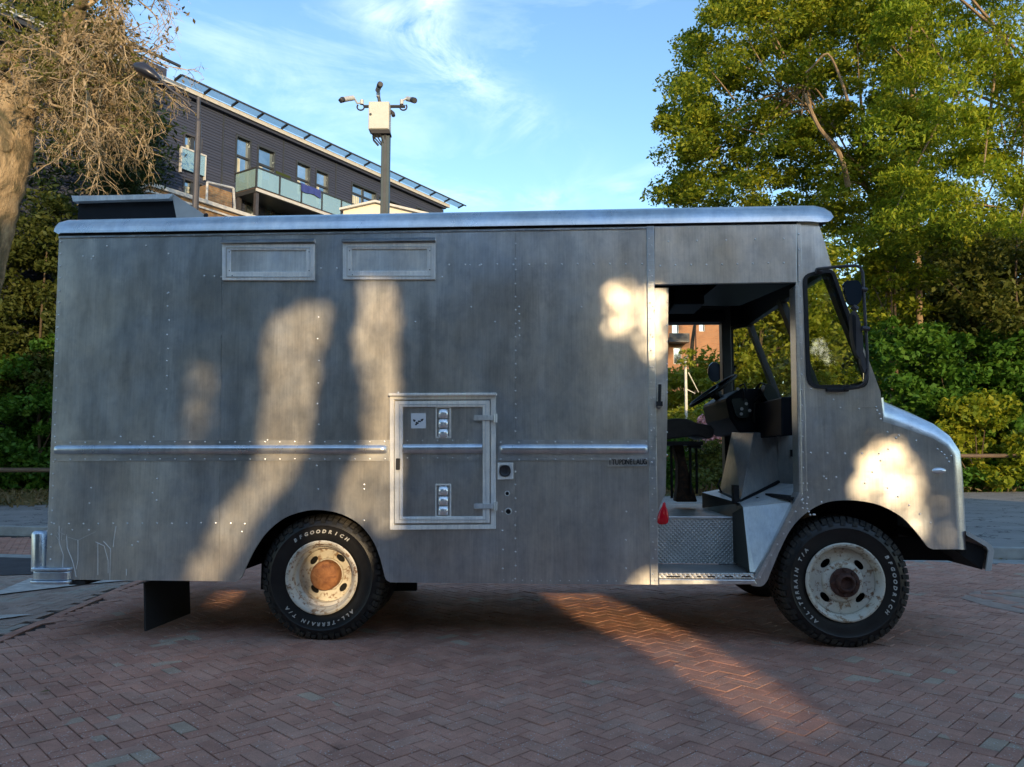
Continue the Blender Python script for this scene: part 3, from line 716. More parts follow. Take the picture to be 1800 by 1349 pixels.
# ceiling under the roof, far wall, rear wall, floor
zr = a0[1]; zr1 = a1[1]
pR = S2(80, 1019); pRt = S2(104, 411)
farwin = inset(qw_o, 0.0)
xL, xRr = S2(1157, 700)[0], S2(1400, 700)[0]
ft = S2(1200, 572, WID)[1]; zfl = S2(1200, 908, .55)[1]; zst = S2(1200, 1010, 0.0)[1]
faro = [S2(104, 411), S2(1438, 391), S2(1500, 566), S2(1548, 690), S2(1551.5, 741), S2(1640, 771), S2(1674, 800), S2(1680, 900), S2(1684, 966), S2(1338, 1031), S2(80, 1019)]
dhole = [(xL, zfl), (xRr-.02, zfl), (xRr-.02, ft), (xL, ft)]
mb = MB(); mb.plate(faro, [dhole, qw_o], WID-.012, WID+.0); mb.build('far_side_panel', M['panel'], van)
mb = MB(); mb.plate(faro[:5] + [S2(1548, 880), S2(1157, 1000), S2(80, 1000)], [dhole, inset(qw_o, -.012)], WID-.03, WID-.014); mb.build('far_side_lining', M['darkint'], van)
mb = MB(); mb.plate(inset(qw_o, -.008), [qw_i], WID-.045, WID+.012); qs2 = mb.build('window_seal', M['black'], van)
mb = MB(); mb.plate(inset(qw_o, .02), [], WID-.008, WID-.002); mb.build('window_pane', M['glass'], qs2)
mb = MB(); mb.hexa([(pR[0], .006, pR[1]), (pR[0]+.02, .006, pR[1]), (pRt[0]+.02, .006, pRt[1]), (pRt[0], .006, pRt[1])], [(pR[0], WID-.006, pR[1]), (pR[0]+.02, WID-.006, pR[1]), (pRt[0]+.02, WID-.006, pRt[1]), (pRt[0], WID-.006, pRt[1])])
mb.build('rear_panel', M['panel'], van, fix=True)
mb = MB()
for y0_, y1_ in ((.3, .97), (1.0, 1.68)):
    mb.hexa([(pR[0]-.02, y0_, pR[1]+.12), (pR[0]+.0, y0_, pR[1]+.12), (pRt[0]+.0, y0_, pRt[1]-.15), (pRt[0]-.02, y0_, pRt[1]-.15)], [(pR[0]-.02, y1_, pR[1]+.12), (pR[0]+.0, y1_, pR[1]+.12), (pRt[0]+.0, y1_, pRt[1]-.15), (pRt[0]-.02, y1_, pRt[1]-.15)])
mb.build('rear_door', M['panel_b'], van, fix=True)
xb = S2(1141, 700)[0]
mb = MB(); mb.box(pR[0]+.05, xb-.03, .40, WID-.40, .60, .64); mb.box(xb-.03, xb-.0, .10, .42, .64, zr); mb.box(xb-.03, xb, .42, WID-.04, .64, zr)
mb.build('cargo_floor_and_bulkhead', M['darkint'], van)
xf = S2(1440, 391)[0]
mb = MB(); mb.box(pRt[0]+.1, xf-.05, .02, WID-.035, zr1-.03, zr1-.01)
# ceiling ducts, a dropped box and a header beam over the far door
mb.build('ceiling', M['darkint'], van)
mb = MB()
q = [S(1176, 572, 1.9), S(1262, 572, 1.9)]
mb.box(xb+.02, xRr, WID-.16, WID-.04, ft, ft+.22); mb.box(xb+.02, xRr, WID-.30, WID-.16, ft+.10, ft+.26)
mb.build('header_beam', M['darkint'], van, bevel=.01)
mb = MB()
a, b, c_, d_ = S(1216, 538, 1.35), S(1300, 538, 1.35), S(1390, 500, .45), S(1262, 500, .45)
mb.hexa([a, b, c_, d_], [a+Vector((0,0,.03)), b+Vector((0,0,.03)), c_+Vector((0,0,.03)), d_+Vector((0,0,.03))]); mb.build('sun_visor_panel', M['dash'], van, fix=True)
mb = MB(); a = S(1185, 505, .9); b = S(1205, 535, .9); mb.box(a.x, a.x+.22, .9, 1.3, b.z, a.z+.05); mb.build('ceiling_box', M['darkint'], van, bevel=.01)
# windscreen wall between both A posts
def ap(py, yl):                                         # A post line at height of near px row
    xs = np.interp(py, [391, 428, 470, 566, 640, 690], [1438, 1450, 1462, 1500, 1530, 1548]); q = S2(xs, py); return Vector((q[0], yl, q[1]))
def aq(py, yl, dx=0): v_ = ap(py, yl); v_.x += dx; return v_
wf = MB(); 
def bar(rows, y0_, y1_, dx0=-.045, dx1=0.0, mbx=None):
    mbx = mbx or wf
    for a, b in zip(rows[:-1], rows[1:]):
        mbx.hexa([aq(a, y0_, dx0), aq(a, y0_, dx1), aq(b, y0_, dx1), aq(b, y0_, dx0)], [aq(a, y1_, dx0), aq(a, y1_, dx1), aq(b, y1_, dx1), aq(b, y1_, dx0)])
rows = [392, 428, 470, 566, 640, 689]
bar(rows, .012, .085); bar(rows, WID-.085, WID-.012); bar([470, 566, 640, 672], WID/2-.045, WID/2+.045); bar([392, 428, 478], .085, WID-.085); bar([668, 689], .085, WID-.085)
wf.build('windscreen_frame', M['dframe'], van, fix=True)
for y0_, y1_ in ((.085, WID/2-.045), (WID/2+.045, WID-.085)):
    g_ = MB(); g_.quad(aq(478, y0_, -.02), aq(478, y1_, -.02), aq(566, y1_, -.02), aq(566, y0_, -.02)); g_.quad(aq(566, y0_, -.02), aq(566, y1_, -.02), aq(668, y1_, -.02), aq(668, y0_, -.02)); g_.build('windscreen_pane', M['glass'], van)
# far door post, seen through the doorway
mb = MB(); mb.box(xRr-.03, xRr+.05, WID-.13, WID-.015, zfl-.05, ft+.25); mb.build('far_door_post', M['dframe'], van, bevel=.008)
# cab floor and step well
xs0 = S2(1157, 900)[0]; xs1 = S2(1290, 950, .42)[0]; xe = S2(1500, 850)[0]
ys = .46
mb = MB(); mb.box(xs0-.12, S2(1270, 880, 1.2)[0]+.3, ys+.004, WID-.03, zfl-.03, zfl); mb.build('cab_floor', M['ribbed'], van)
mb = MB(); mb.box(xs0-.02, xs1+.02, ys-.012, ys+.004, zst+.004, zfl+.004); mb.build('step_riser', M['chequer'], van)
mb = MB(); mb.box(xs0-.02, xs1+.06, ys-.016, ys+.012, zfl-.012, zfl+.006); mb.build('step_nosing', M['bright'], van, bevel=.003)
mb = MB(); mb.plate([(xs0-.02, zst-.025), (S2(1330, 1019)[0], zst-.025), (S2(1330, 1019)[0], zst), (xs0-.02, zst)], [], .012, ys-.012); mb.build('step_tread', M['ribbed'], van)
pl([(1157.5, 1007), (1324, 1008), (1326, 1017), (1157.5, 1017)], [], -.008, .012, 'step_edge', M['chequer'], bevel=.003)
pl([(1157.5, 1018), (1326, 1019), (1330, 1027), (1157.5, 1028)], [], -.012, .02, 'sill', M['bright'], bevel=.004)
mb = MB()
for a_, b_ in ((1172, 1195), (1205, 1212), (1225, 1232), (1243, 1256), (1274, 1288), (1303, 1319)):
    p0, p1 = S2(a_, 1014.6), S2(b_, 1013); mb.box(p0[0], p1[0], -.0095, -.004, p0[1], p1[1]+.002)
mb.build('drain_slot', M['void'], van)
# side of the step well and the raised wheel box
zp = S2(1300, 892, .30)[1]
A1 = S(1289, 988, ys-.012); A2 = S(1318, 1006, .03); A3 = S(1306, 892, .16); A4 = S(1290, 905, ys-.02)
mb = MB(); mb.quad(A1, A2, A3, Vector((A1.x, ys-.02, zfl+.03))); mb.build('step_well_side', M['dash'], van)
B1 = S(1400, 872, .02); 
mb = MB(); mb.quad(A2, S(1327, 1006, .012), S(1405, 872, .012), S(1393, 883, .04), A3); mb.build('wheel_box_side', M['galv'], van)
C1 = S(1234, 866, 1.45); C2 = S(1300, 885, .50)
mb = MB(); mb.quad(A3, S(1393, 883, .04), S(1405, 868, .012), S(1415, 852, .5), S(1330, 848, 1.3), C1, C2); mb.build('wheel_box_top', M['frame'], van)
mb = MB(); mb.quad(A3, C2, C1, C1 - Vector((0, 0, .12)), C2 - Vector((0, 0, .14)), Vector((A1.x, ys-.02, zfl))); mb.build('wheel_box_skirt', M['dash'], van)
# engine cover
T = [S(1286, 760, 1.15), S(1325, 761, .75), S(1366, 761, .95), S(1366, 758, 1.4)]
Bm = [S(1264, 866, 1.25), S(1302, 881, .55), S(1368, 847, .85), S(1368, 838, 1.5)]
mb = MB(); mb.hexa(Bm, T); ec = mb.build('engine_cover', M['galv'], van, fix=True, bevel=.006)
mb = MB(); mb.tube([Bm[0]+Vector((0,-.01,.0)), Bm[1]+Vector((0,-.01,.0)), Bm[2]+Vector((0,-.01,.0))], .012, 6); mb.build('rubber_edge', M['black'], ec)
mb = MB(); a = S(1291, 866, .60); mb.box(a.x-.015, a.x+.02, .55, .62, a.z-.07, a.z+.05); a = S(1268, 852, 1.15); mb.tube([a+Vector((0, 0, -.06)), a+Vector((-.03, -.02, 0)), a+Vector((0, 0, .05))], .008, 6); mb.build('cover_clip', M['black'], ec)
# front kick panel, dash
mb = MB(); p = [S2(1368, 762, .9), S2(1420, 762, .9), S2(1420, 862, .9), S2(1368, 855, .9)]; mb.plate(p, [], .9, .93); kp = mb.build('kick_panel', M['galv'], van)
mb = MB(); a = S(1391, 797, .89); mb.box(a.x-.006, a.x+.006, .875, .895, a.z-.025, a.z+.025); mb.build('knob', M['black'], kp)
xdash = S2(1400, 760, .2)[0]
mb = MB(); p = [S2(1275, 700, 1.0), S2(1300, 684, 1.0), S2(1345, 682, 1.0), S2(1372, 720, 1.0), S2(1400, 728, 1.0), S2(1400, 766, 1.0), S2(1300, 762, 1.0), S2(1282, 735, 1.0)]
mb.plate(p, [], .98, WID-.10); mb.build('dashboard', M['darkint'], van, bevel=.02)
mb = MB(); p = [S2(1366, 700, .4), S2(1430, 700, .4), S2(1430, 762, .4), S2(1366, 768, .4)]; mb.plate(p, [], .3, .98); mb.build('dash_shelf', M['darkint'], van, bevel=.01)
mb = MB(); p = roundrect([S2(1325, 706, .97), S2(1364, 704, .97), S2(1375, 742, .97), S2(1322, 745, .97)], .04); mb.plate(p, [], .955, .985); mb.build('glove_panel', M['dash'], van, bevel=.008)
mb = MB(); p = roundrect([S2(1346, 672, .9), S2(1364, 690, .9), S2(1372, 718, .9), S2(1352, 712, .9), S2(1338, 694, .9)], .03); mb.plate(p, [], .86, .98); mb.build('heater_box', M['dash'], van, bevel=.008)
mb = MB(); p = roundrect([S2(1283, 702, .97), S2(1312, 700, .97), S2(1316, 735, .97), S2(1294, 735, .97)], .03); mb.plate(p, [], .945, .985); mb.build('instrument_panel', M['dash'], van, bevel=.006)
mb = MB()
for k in range(7):
    a = S(rng.uniform(1290, 1350), rng.uniform(678, 725), .94); b = a + Vector((rng.uniform(-.1, .12), rng.uniform(-.04, .04), rng.uniform(-.14, .05)))
    mb.tube([a, (a+b)/2 + Vector((0, -.03, .03)), b], .008, 5)
mb.build('dash_cables', M['black'], van)
mb = MB()
for px, py in ((1297, 684), (1304, 719), (1312, 710), (1303, 728), (1318, 722)):
    mb.tube([S(px, py, .93), S(px, py, .95)], .012, 8)
mb.build('dash_knob', M['chrome'], van)
# steering wheel and column
sw0 = S(1216, 711, 1.55); sw1 = S(1292, 662, 1.35); cen = (sw0 + sw1)/2; ax1 = (sw1 - sw0)/2; rad = ax1.length; ax1n = ax1.normalized(); nrm = Vector((-.5, -.06, .85)); nrm = (nrm - ax1n*nrm.dot(ax1n)).normalized(); ax2 = ax1n.cross(nrm)
stw = MB(); ringp = [cen + (ax1n*math.cos(2*math.pi*i/36) + ax2*math.sin(2*math.pi*i/36))*rad for i in range(37)]; stw.tube(ringp, .014, 8, caps=False)
st = stw.build('steering_wheel', M['black'], van, smooth=True)
mb = MB()
for a in (20, 160, 270): mb.tube([cen - nrm*.03, cen + (ax1n*math.cos(R(a)) + ax2*math.sin(R(a)))*rad], .011, 6)
mb.tube([cen, cen - nrm*.05], [.045, .05], 12); mb.build('spoke', M['black'], st)
mb = MB(); mb.tube([cen - nrm*.04, S(1290, 725, 1.42), S(1312, 765, 1.4)], [.035, .05, .06], 10); mb.build('steering_column', M['black'], van)
# driver seat on its pedestal
stv = empty('driver_seat', (0, 0, 0), 0, van)
sc0 = S(1178, 738, 1.45); sc1 = S(1246, 775, 1.45); 
pz = [(1150, 742), (1180, 738), (1200, 739), (1216, 746), (1240, 750), (1246, 758), (1243, 771), (1232, 773), (1218, 767), (1150, 776)]
mb = MB(); mb.plate([S2(p[0], p[1], 1.45) for p in pz], [], 1.22, 1.70); o = mb.build('cushion', M['seat'], stv, bevel=.03)
mb = MB(); a = S(1165, 776, 1.3); b = S(1234, 783, 1.3); mb.box(a.x, b.x, 1.25, 1.66, b.z, b.z+.03); mb.build('seat_frame', M['black'], stv)
mb = MB()
ped = [S2(p[0], p[1], 1.42) for p in ((1182, 782), (1199, 782), (1204, 810), (1212, 845), (1224, 882), (1186, 882), (1190, 850), (1190, 815))]
mb.plate(ped, [], 1.36, 1.52); mb.build('pedestal', M['pedestal'], stv, bevel=.012)
mb = MB()
for px, y0_ in ((1213, 1.33), (1224, 1.36), (1180, 1.36)): mb.tube([S(px, 784, y0_), S(px+1, 868 if px > 1200 else 876, y0_)], .010, 6)
mb.tube([S(1208, 784, 1.33), S(1232, 786, 1.33)], .014, 6); mb.build('seat_slide', M['black'], stv)
mb = MB(); a = S2(1130, 640, 1.45); b = S2(1152, 740, 1.45); mb.box(a[0], b[0], 1.24, 1.68, b[1], a[1]); mb.build('backrest', M['seat'], stv, bevel=.03)
# wheel wells and chassis underneath: dark
mb = MB()
xa, xz = S2(415, 1000)[0], S2(690, 1000)[0]
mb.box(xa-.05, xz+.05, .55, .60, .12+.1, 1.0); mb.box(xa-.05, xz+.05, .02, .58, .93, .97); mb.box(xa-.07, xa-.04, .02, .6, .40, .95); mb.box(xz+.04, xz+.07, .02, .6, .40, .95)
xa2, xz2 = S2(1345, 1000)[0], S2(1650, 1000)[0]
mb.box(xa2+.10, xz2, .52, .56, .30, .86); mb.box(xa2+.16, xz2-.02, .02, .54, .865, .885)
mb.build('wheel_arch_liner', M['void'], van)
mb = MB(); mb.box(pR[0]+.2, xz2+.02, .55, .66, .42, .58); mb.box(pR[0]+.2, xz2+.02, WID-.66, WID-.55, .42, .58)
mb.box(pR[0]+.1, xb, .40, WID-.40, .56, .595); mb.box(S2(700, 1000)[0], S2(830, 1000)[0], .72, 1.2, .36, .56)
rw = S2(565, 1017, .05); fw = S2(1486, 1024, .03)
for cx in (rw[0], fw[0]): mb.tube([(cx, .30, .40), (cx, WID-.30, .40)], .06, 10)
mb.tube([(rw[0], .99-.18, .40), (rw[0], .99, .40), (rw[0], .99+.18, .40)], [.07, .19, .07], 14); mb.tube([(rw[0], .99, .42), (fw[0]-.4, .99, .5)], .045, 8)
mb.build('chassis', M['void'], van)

# belt moulding: half-round rail on a flat strip
def belt(x0, x1, name, yb=-.0015):
    z0 = S2(900, 792)[1]
    def zz(py): return S2(900, py)[1]
    # follow the slight slope of the rail
    def row(px, py): return S2(px, py)
    k = lambda px: -1.2*(px-95)/1045.0
    mb = MB(); mb.plate([row(x0, 774.5+k(x0)), row(x1, 774.5+k(x1)), row(x1, 811+k(x1)), row(x0, 811+k(x0))], [], yb-.004, yb); st_ = mb.build(name + '_strip', M['strip'], van)
    mb = MB(); n = 9
    pa, pb = row(x0+4, 791+k(x0)), row(x1-4, 791+k(x1)); r_ = .0285; fl = .95
    prof = [(0.0, 0.15), (.010, .75), (.03, 1.0)]
    L = pb[0]-pa[0]
    st = [(-.004, .0), (.004, .6), (.016, .9), (.035, 1.0)]
    stations = [(pa[0]+d, s_) for d, s_ in st] + [(pb[0]-d, s_) for d, s_ in reversed(st)]
    for x, s_ in stations:
        t = (x-pa[0])/L; zc = pa[1]+(pb[1]-pa[1])*t
        for j in range(n): a = math.pi*j/(n-1); mb.v.append((x, yb-.004 - math.sin(a)*r_*.9*s_, zc + math.cos(a)*r_*(.6+.4*s_)))
    for i in range(len(stations)-1):
        for j in range(n-1): a = i*n+j; mb.f.append((a, a+1, a+n+1, a+n))
    mb.build(name, M['bright'], van, smooth=True)
    return
belt(93, 684, 'belt_rail'); belt(875, 1142, 'belt_rail')
# ---------------- rivets
riv = MB()
def rv(px, py, y=-.001, r_=.0062): riv.dome(S(px, py, y), r_*1.05, h=.75)
def rline(p0, p1, n, y=-.001, r_=.0062, jit=.3):
    for i in range(n):
        t = i/(n-1); rv(p0[0]+(p1[0]-p0[0])*t + rng.normal(0, jit), p0[1]+(p1[1]-p0[1])*t + rng.normal(0, jit), y, r_)
rline((107, 425), (88, 1005), 28)
for x0, x1, n in ((97, 676, 23), (880, 1136, 9)): rline((x0, 778), (x1, 777), n, -.006, .0055); rline((x0, 808), (x1, 807), n, -.006, .0055)
rline((95, 921), (405, 920), 13); rline((470, 775), (676, 775), 2)
rline((733, 466), (1128, 464), 15); rline((906, 402), (906, 455), 3)
rline((906, 475), (906, 1018), 24); rline((913, 540), (913, 590), 5)
rline((294, 516), (294, 685), 8, jit=1); rline((560, 560), (560, 860), 9, jit=3); rline((700, 690), (700, 900), 1 + 6)
rline((1141, 420), (1148, 1010), 22, -.0125, .0055); rline((1146, 432), (1152, 1020), 12, -.0125, .005)
rline((1175, 425), (1378, 420), 5, -.011); rline((1160, 467), (1378, 462), 9, -.011)
rline((1404, 412), (1412, 850), 17, -.009, .0055)
rline((1409, 880), (1335, 1015), 8, -.015); rline((1425, 797), (1545, 798), 5); rline((1575, 770), (1520, 850), 5); rline((1430, 905), (1470, 840), 4); rline((1560, 858), (1636, 920), 5)
for q in ((1411, 862), (1418, 862), (1412, 885), (1418, 886), (1411, 894), (1419, 895), (1424, 905), (1432, 905), (1411, 878), (1448, 838), (1452, 842), (1560, 760), (1580, 766), (1610, 775), (1648, 790), (1655, 795), (1660, 800), (1664, 806), (1668, 812), (1672, 802), (1465, 703), (1477, 717), (1510, 719), (1542, 722), (1546, 728), (1548, 737), (1540, 716), (1428, 676), (1426, 684)): rv(*q)
rline((1412, 775), (1422, 900), 6)
rline((104, capb(104)+9), (1395, capb(1395)+9), 50, -.009, .004)
for q in ((146, 451), (164, 451), (161, 456), (188, 433), (257, 432), (296, 446), (296, 515), (359, 485), (377, 486), (389, 487), (564, 472), (592, 472), (748, 485), (777, 487), (826, 466), (843, 467), (828, 540), (1022, 540), (730, 566), (870, 566), (212, 768), (270, 768), (276, 842), (160, 858), (157, 885), (268, 867), (275, 880), (232, 959), (242, 953), (127, 932), (156, 932), (640, 852), (640, 860), (640, 915), (430, 921), (425, 935)): rv(*q)
rline((885, 1020), (1100, 1022), 14, -.001, .0045); rline((1100, 900), (1100, 1000), 3); rline((883, 900), (884, 1000), 4)
rline((690, 860), (690, 925), 5)
o = riv.build('body_rivets', M['rivet'], van); o['kind'] = 'stuff'
# small seams (thin lap edges)
pl([(1425, 715.5), (1545, 715), (1545, 716.2), (1425, 716.8)], [], -.003, 0, 'lap_seam', M['panel_b'])
for xa_, xb_, ya, yb_ in ((383.2, 386.2, 500, 770),): pl([(xa_+8, ya), (xa_+9.3, ya), (xb_-2, yb_), (xa_, yb_)], [], -.0025, 0, 'lap_seam', M['bright'])

# ---------------- two shuttered vents high on the side
def vent(x0, x1, y0, y1):
    t = empty('vent_window', (0, 0, 0), 0, van)
    o_ = [S2(x0, y0+9), S2(x1, y0+9), S2(x1, y1), S2(x0, y1)]; i_ = [S2(x0+15, y0+20), S2(x1-14, y0+20), S2(x1-14, y1-15), S2(x0+15, y1-15)]
    mb = MB(); mb.plate(o_, [i_], -.016, -.001); mb.build('frame', M['frame'], t, bevel=.003)
    m2 = [S2(x0+7, y0+15), S2(x1-6, y0+15), S2(x1-6, y1-5), S2(x0+7, y1-5)]
    mb = MB(); mb.plate(m2, [[S2(x0+9, y0+17), S2(x1-8, y0+17), S2(x1-8, y1-7), S2(x0+9, y1-7)]], -.0195, -.0162); mb.build('frame_bead', M['galv'], t)
    mb = MB(); mb.plate([S2(x0+14, y0+19), S2(x1-13, y0+19), S2(x1-13, y1-14), S2(x0+14, y1-14)], [], -.006, -.0012); mb.build('panel', M['galv'], t)
    mb = MB(); a = S2(x0-1, y0+9); b = S2(x1+1, y0); mb.box(a[0], b[0], -.036, -.001, a[1], a[1]+.006); mb.hexa([(a[0], -.036, a[1]+.006), (b[0], -.036, a[1]+.006), (b[0], -.001, a[1]+.006), (a[0], -.001, a[1]+.006)], [(a[0], -.018, b[1]), (b[0], -.018, b[1]), (b[0], -.001, b[1]), (a[0], -.001, b[1])]); mb.build('drip_cap', M['bright'], t, fix=True)
    mb = MB()
    for q in ((x0+11, y0+22), (x0+11, y1-18), (x1-10, y0+22), (x1-10, y1-18), (x0+16, y1-9)): mb.dome(S(q[0], q[1], -.0165), .004)
    mb.build('screws', M['ink'], t)
vent(392, 553.5, 421, 494); vent(603.5, 765.5, 419, 492.5)
# ---------------- side hatch
ht = empty('side_hatch', (0, 0, 0), 0, van)
hx = dict(l=686, r=872, t=697, b=931)
o_ = [S2(686, 697), S2(871.5, 696), S2(871.5, 930), S2(686, 931.5)]; i_ = [S2(693, 703), S2(863, 702), S2(863, 922), S2(693, 923.5)]
mb = MB(); mb.plate(o_, [i_], -.014, -.0015); mb.build('outer_frame', M['frame'], ht, bevel=.002)
o_ = [S2(695, 706), S2(861, 705), S2(861, 919), S2(695, 920)]; i_ = [S2(708.5, 716), S2(849, 716), S2(849, 908), S2(708.5, 908.5)]
mb = MB(); mb.plate(o_, [i_], -.022, -.0015); mb.build('door_frame', M['frame'], ht, bevel=.003)
i2 = [S2(703, 711), S2(855, 711), S2(855, 914), S2(703, 914)]; mb = MB(); mb.plate(i2, [[S2(704.3, 712.3), S2(853.7, 712.3), S2(853.7, 912.7), S2(704.3, 912.7)]], -.0245, -.0222); mb.build('frame_bead', M['galv'], ht)
def sl(cx, cy, w_, h_): return [S2(cx-w_, cy-h_), S2(cx+w_, cy-h_), S2(cx+w_, cy+h_), S2(cx-w_, cy+h_)]
s1, s2 = sl(779.5, 743, 12, 26.5), sl(779.5, 880, 12.5, 28)
mb = MB(); mb.plate([S2(708, 715.5), S2(850, 715.5), S2(850, 909), S2(708, 909)], [s1, s2], -.009, -.003); mb.build('door_skin', M['panel'], ht)
for cx, cy, w_, h_ in ((779.5, 743, 12, 26.5), (779.5, 880, 12.5, 28)):
    fr = MB(); fr.plate(sl(cx, cy, w_+1.3, h_+1.3), [sl(cx, cy, w_-1, h_-1.5)], -.0125, -.0092); lo = fr.build('latch_recess', M['frame'], ht)
    bk = MB(); bk.plate(sl(cx, cy, w_+1, h_+1), [], .013, .02); bk.build('recess_back', M['void'], lo)
    for k in range(3):
        c0 = S2(cx-9, cy-h_+3+k*17.2); c1 = S2(cx+9, cy-h_+19.5+k*17.2)
        mb = MB(); n = 7; xc = (c0[0]+c1[0])/2; hw = (c1[0]-c0[0])/2
        for zz_, dy, sx in ((c0[1], .002, .90), (c0[1]-.004, -.008, 1), (c1[1]+.004, -.012, 1.0), (c1[1]+.001, -.002, .95)):
            for j in range(n): a = math.pi*j/(n-1); mb.v.append((xc - math.cos(a)*hw*sx, .006 + dy - math.sin(a)*.018, zz_))
        for i in range(3):
            for j in range(n-1): a = i*n+j; mb.f.append((a, a+1, a+n+1, a+n))
        mb.build('latch_pull', M['chrome'], lo, smooth=True)
# belt across the hatch
mb = MB(); mb.plate([S2(708.8, 772.5), S2(848.8, 772.3), S2(848.8, 810), S2(708.8, 810.5)], [], -.0128, -.0092); mb.build('door_belt_strip', M['panel'], ht)
mb = MB(); n = 9; pa, pb = S2(709.5, 789.5), S2(848.5, 789)
for x, zc in ((pa[0], pa[1]), (pb[0], pb[1])):
    for j in range(n): a = math.pi*j/(n-1); mb.v.append((x, -.013 - math.sin(a)*.023, zc + math.cos(a)*.029))
for j in range(n-1): mb.f.append((j, j+1, n+j+1, n+j))
mb.f.append(tuple(range(n))); mb.f.append(tuple(reversed(range(n, 2*n)))); mb.build('door_belt', M['bright'], ht, smooth=True, auto=50)
mb = MB()
for i in range(5):
    for yy in (774.8, 805.5): mb.dome(S(716+i*26.5, yy, -.013), .005)
mb.build('door_rivets', M['rivet'], ht)
mb = MB(); mb.plate([S2(723, 727), S2(749, 727), S2(749, 753.5), S2(723, 753.5)], [], -.0112, -.0092); stk = mb.build('sticker', M['white'], ht)
mb = MB()
for px, py, r_ in ((729, 740, 3), (733, 743.5, 2.5), (737, 741, 2.6), (742, 739, 3), (732, 746.5, 2.6), (727.5, 738.5, 1.6), (735, 744.5, 2.2), (739.5, 741.5, 1.8), (744, 737.5, 1.6)):
    c_ = S2(px, py); mb.plate([(c_[0]+r_/290*math.cos(2*math.pi*k/7+px)*.8, c_[1]+r_/290*math.sin(2*math.pi*k/7+px)*.6*(1+.3*(k%2))) for k in range(7)], [], -.0116, -.0113)
mb.build('sticker_print', M['ink'], stk)
for py in (735, 889.5):
    mb = MB(); mb.plate([S2(834, py-4.5), S2(868, py-4), S2(868, py+4.5), S2(834, py+4.5)], [], -.030, -.0225); hg = mb.build('hinge', M['galv'], ht, bevel=.002)
    mb = MB(); a = S(871, py-7, -.024); b = S(871, py+8, -.024); mb.tube([a, b], .011, 8); mb.build('hinge_barrel', M['galv'], hg)
mb = MB(); a = S2(697.5, 826); b = S2(705, 806); mb.box(a[0], b[0], -.036, -.0225, a[1], b[1]); mb.build('latch', M['dframe'], ht, bevel=.004)
mb = MB(); a = S2(684.5, 697); b = S2(873.5, 691.5); mb.box(a[0], b[0], -.034, -.001, a[1], b[1]); mb.build('drip_cap', M['frame'], ht, bevel=.004)
# ---------------- inlet, holes, badge, emblem, nail marks
o_ = [S2(875, 814), S2(902, 813.5), S2(902.5, 843), S2(875, 843.5)]; i_ = roundrect([S2(878, 818), S2(897, 818), S2(897, 838), S2(878, 838)], .022)
mb = MB(); mb.plate(o_, [i_], -.012, -.001); il = mb.build('power_inlet', M['frame'], van, bevel=.002)
mb = MB(); c_ = S2(888, 828); mb.lathe([(.036, -.0135), (.034, -.02), (.028, -.014), (.012, -.012), (0.0, -.012)], c_[0], c_[1], 20); mb.build('socket', M['ink'], il, smooth=True)
for px, py, r_ in ((891.5, 868, .011), (893.5, 899.5, .015)):
    c_ = S2(px, py); mb = MB(); mb.lathe([(r_*1.5, -.002), (r_*1.3, -.006), (r_, -.005)], c_[0], c_[1], 16); h_ = mb.build('cable_hole', M['galv'], van)
    mb = MB(); mb.lathe([(r_*1.02, -.0035), (r_*.6, -.0030), (0, -.0030)], c_[0], c_[1], 12); mb.build('hole', M['void'], h_)
def glyphs(text, mat, name, parent, place, size, ext=.001, shear=0.0, bold=0.0):
    dg = None; mb = MB(); cache = {}
    for i, ch in enumerate(text):
        if ch == ' ': continue
        if ch not in cache:
            cu = bpy.data.curves.new('t', 'FONT'); cu.body = ch; cu.size = size; cu.extrude = ext; cu.align_x = 'CENTER'; cu.shear = shear; cu.offset = bold; cu.resolution_u = 3
            to = bpy.data.objects.new('t', cu); COL.objects.link(to)
            d = bpy.context.evaluated_depsgraph_get(); me = bpy.data.meshes.new_from_object(to.evaluated_get(d))
            cache[ch] = ([v_.co.copy() for v_ in me.vertices], [tuple(p.vertices) for p in me.polygons])
            bpy.data.objects.remove(to); bpy.data.curves.remove(cu); bpy.data.meshes.remove(me)
        vs, fs = cache[ch]; fn = place(i); g_ = MB(); g_.add([fn(v_) for v_ in vs], fs); g_.build('letter', mat, parent)
z0 = S2(1069, 819.5); z1 = S2(1137, 818.5)
mb = MB(); mb.plate([S2(1068, 817.5), S2(1137, 816.5), S2(1137, 819.5), S2(1068, 820.5)], [], -.010, -.001); bd = mb.build('badge', M['bright'], van)
tx = 'ITUPDNELAUG'; stp = (z1[0]-z0[0])/len(tx)
def pb_(i): 
    x = z0[0]+stp*(i+.5); z = S2(1069, 817.3)[1] + (S2(1137, 816.3)[1]-S2(1069, 817.3)[1])*i/len(tx)
    return lambda v_: (x + v_.x*.72, -.004 - v_.z, z + v_.y)
glyphs(tx, M['ink'], 'badge_lettering', bd, pb_, .046, .002, 0, .001)
c_ = S(1651, 828, -.004); mb = MB(); n = 16
mb.v = [(c_.x, c_.y-.012, c_.z)] + [(c_.x+math.cos(2*math.pi*k/n)*.032, c_.y-.008, c_.z+math.sin(2*math.pi*k/n)*.013) for k in range(n)] + [(c_.x+math.cos(2*math.pi*k/n)*.042, c_.y+.003, c_.z+math.sin(2*math.pi*k/n)*.019) for k in range(n)]
mb.f = [(0, 1+k, 1+(k+1) % n) for k in range(n)] + [(1+k, 1+n+k, 1+n+(k+1) % n, 1+(k+1) % n) for k in range(n)]
mb.build('side_marker', M['chrome'], van, smooth=True)
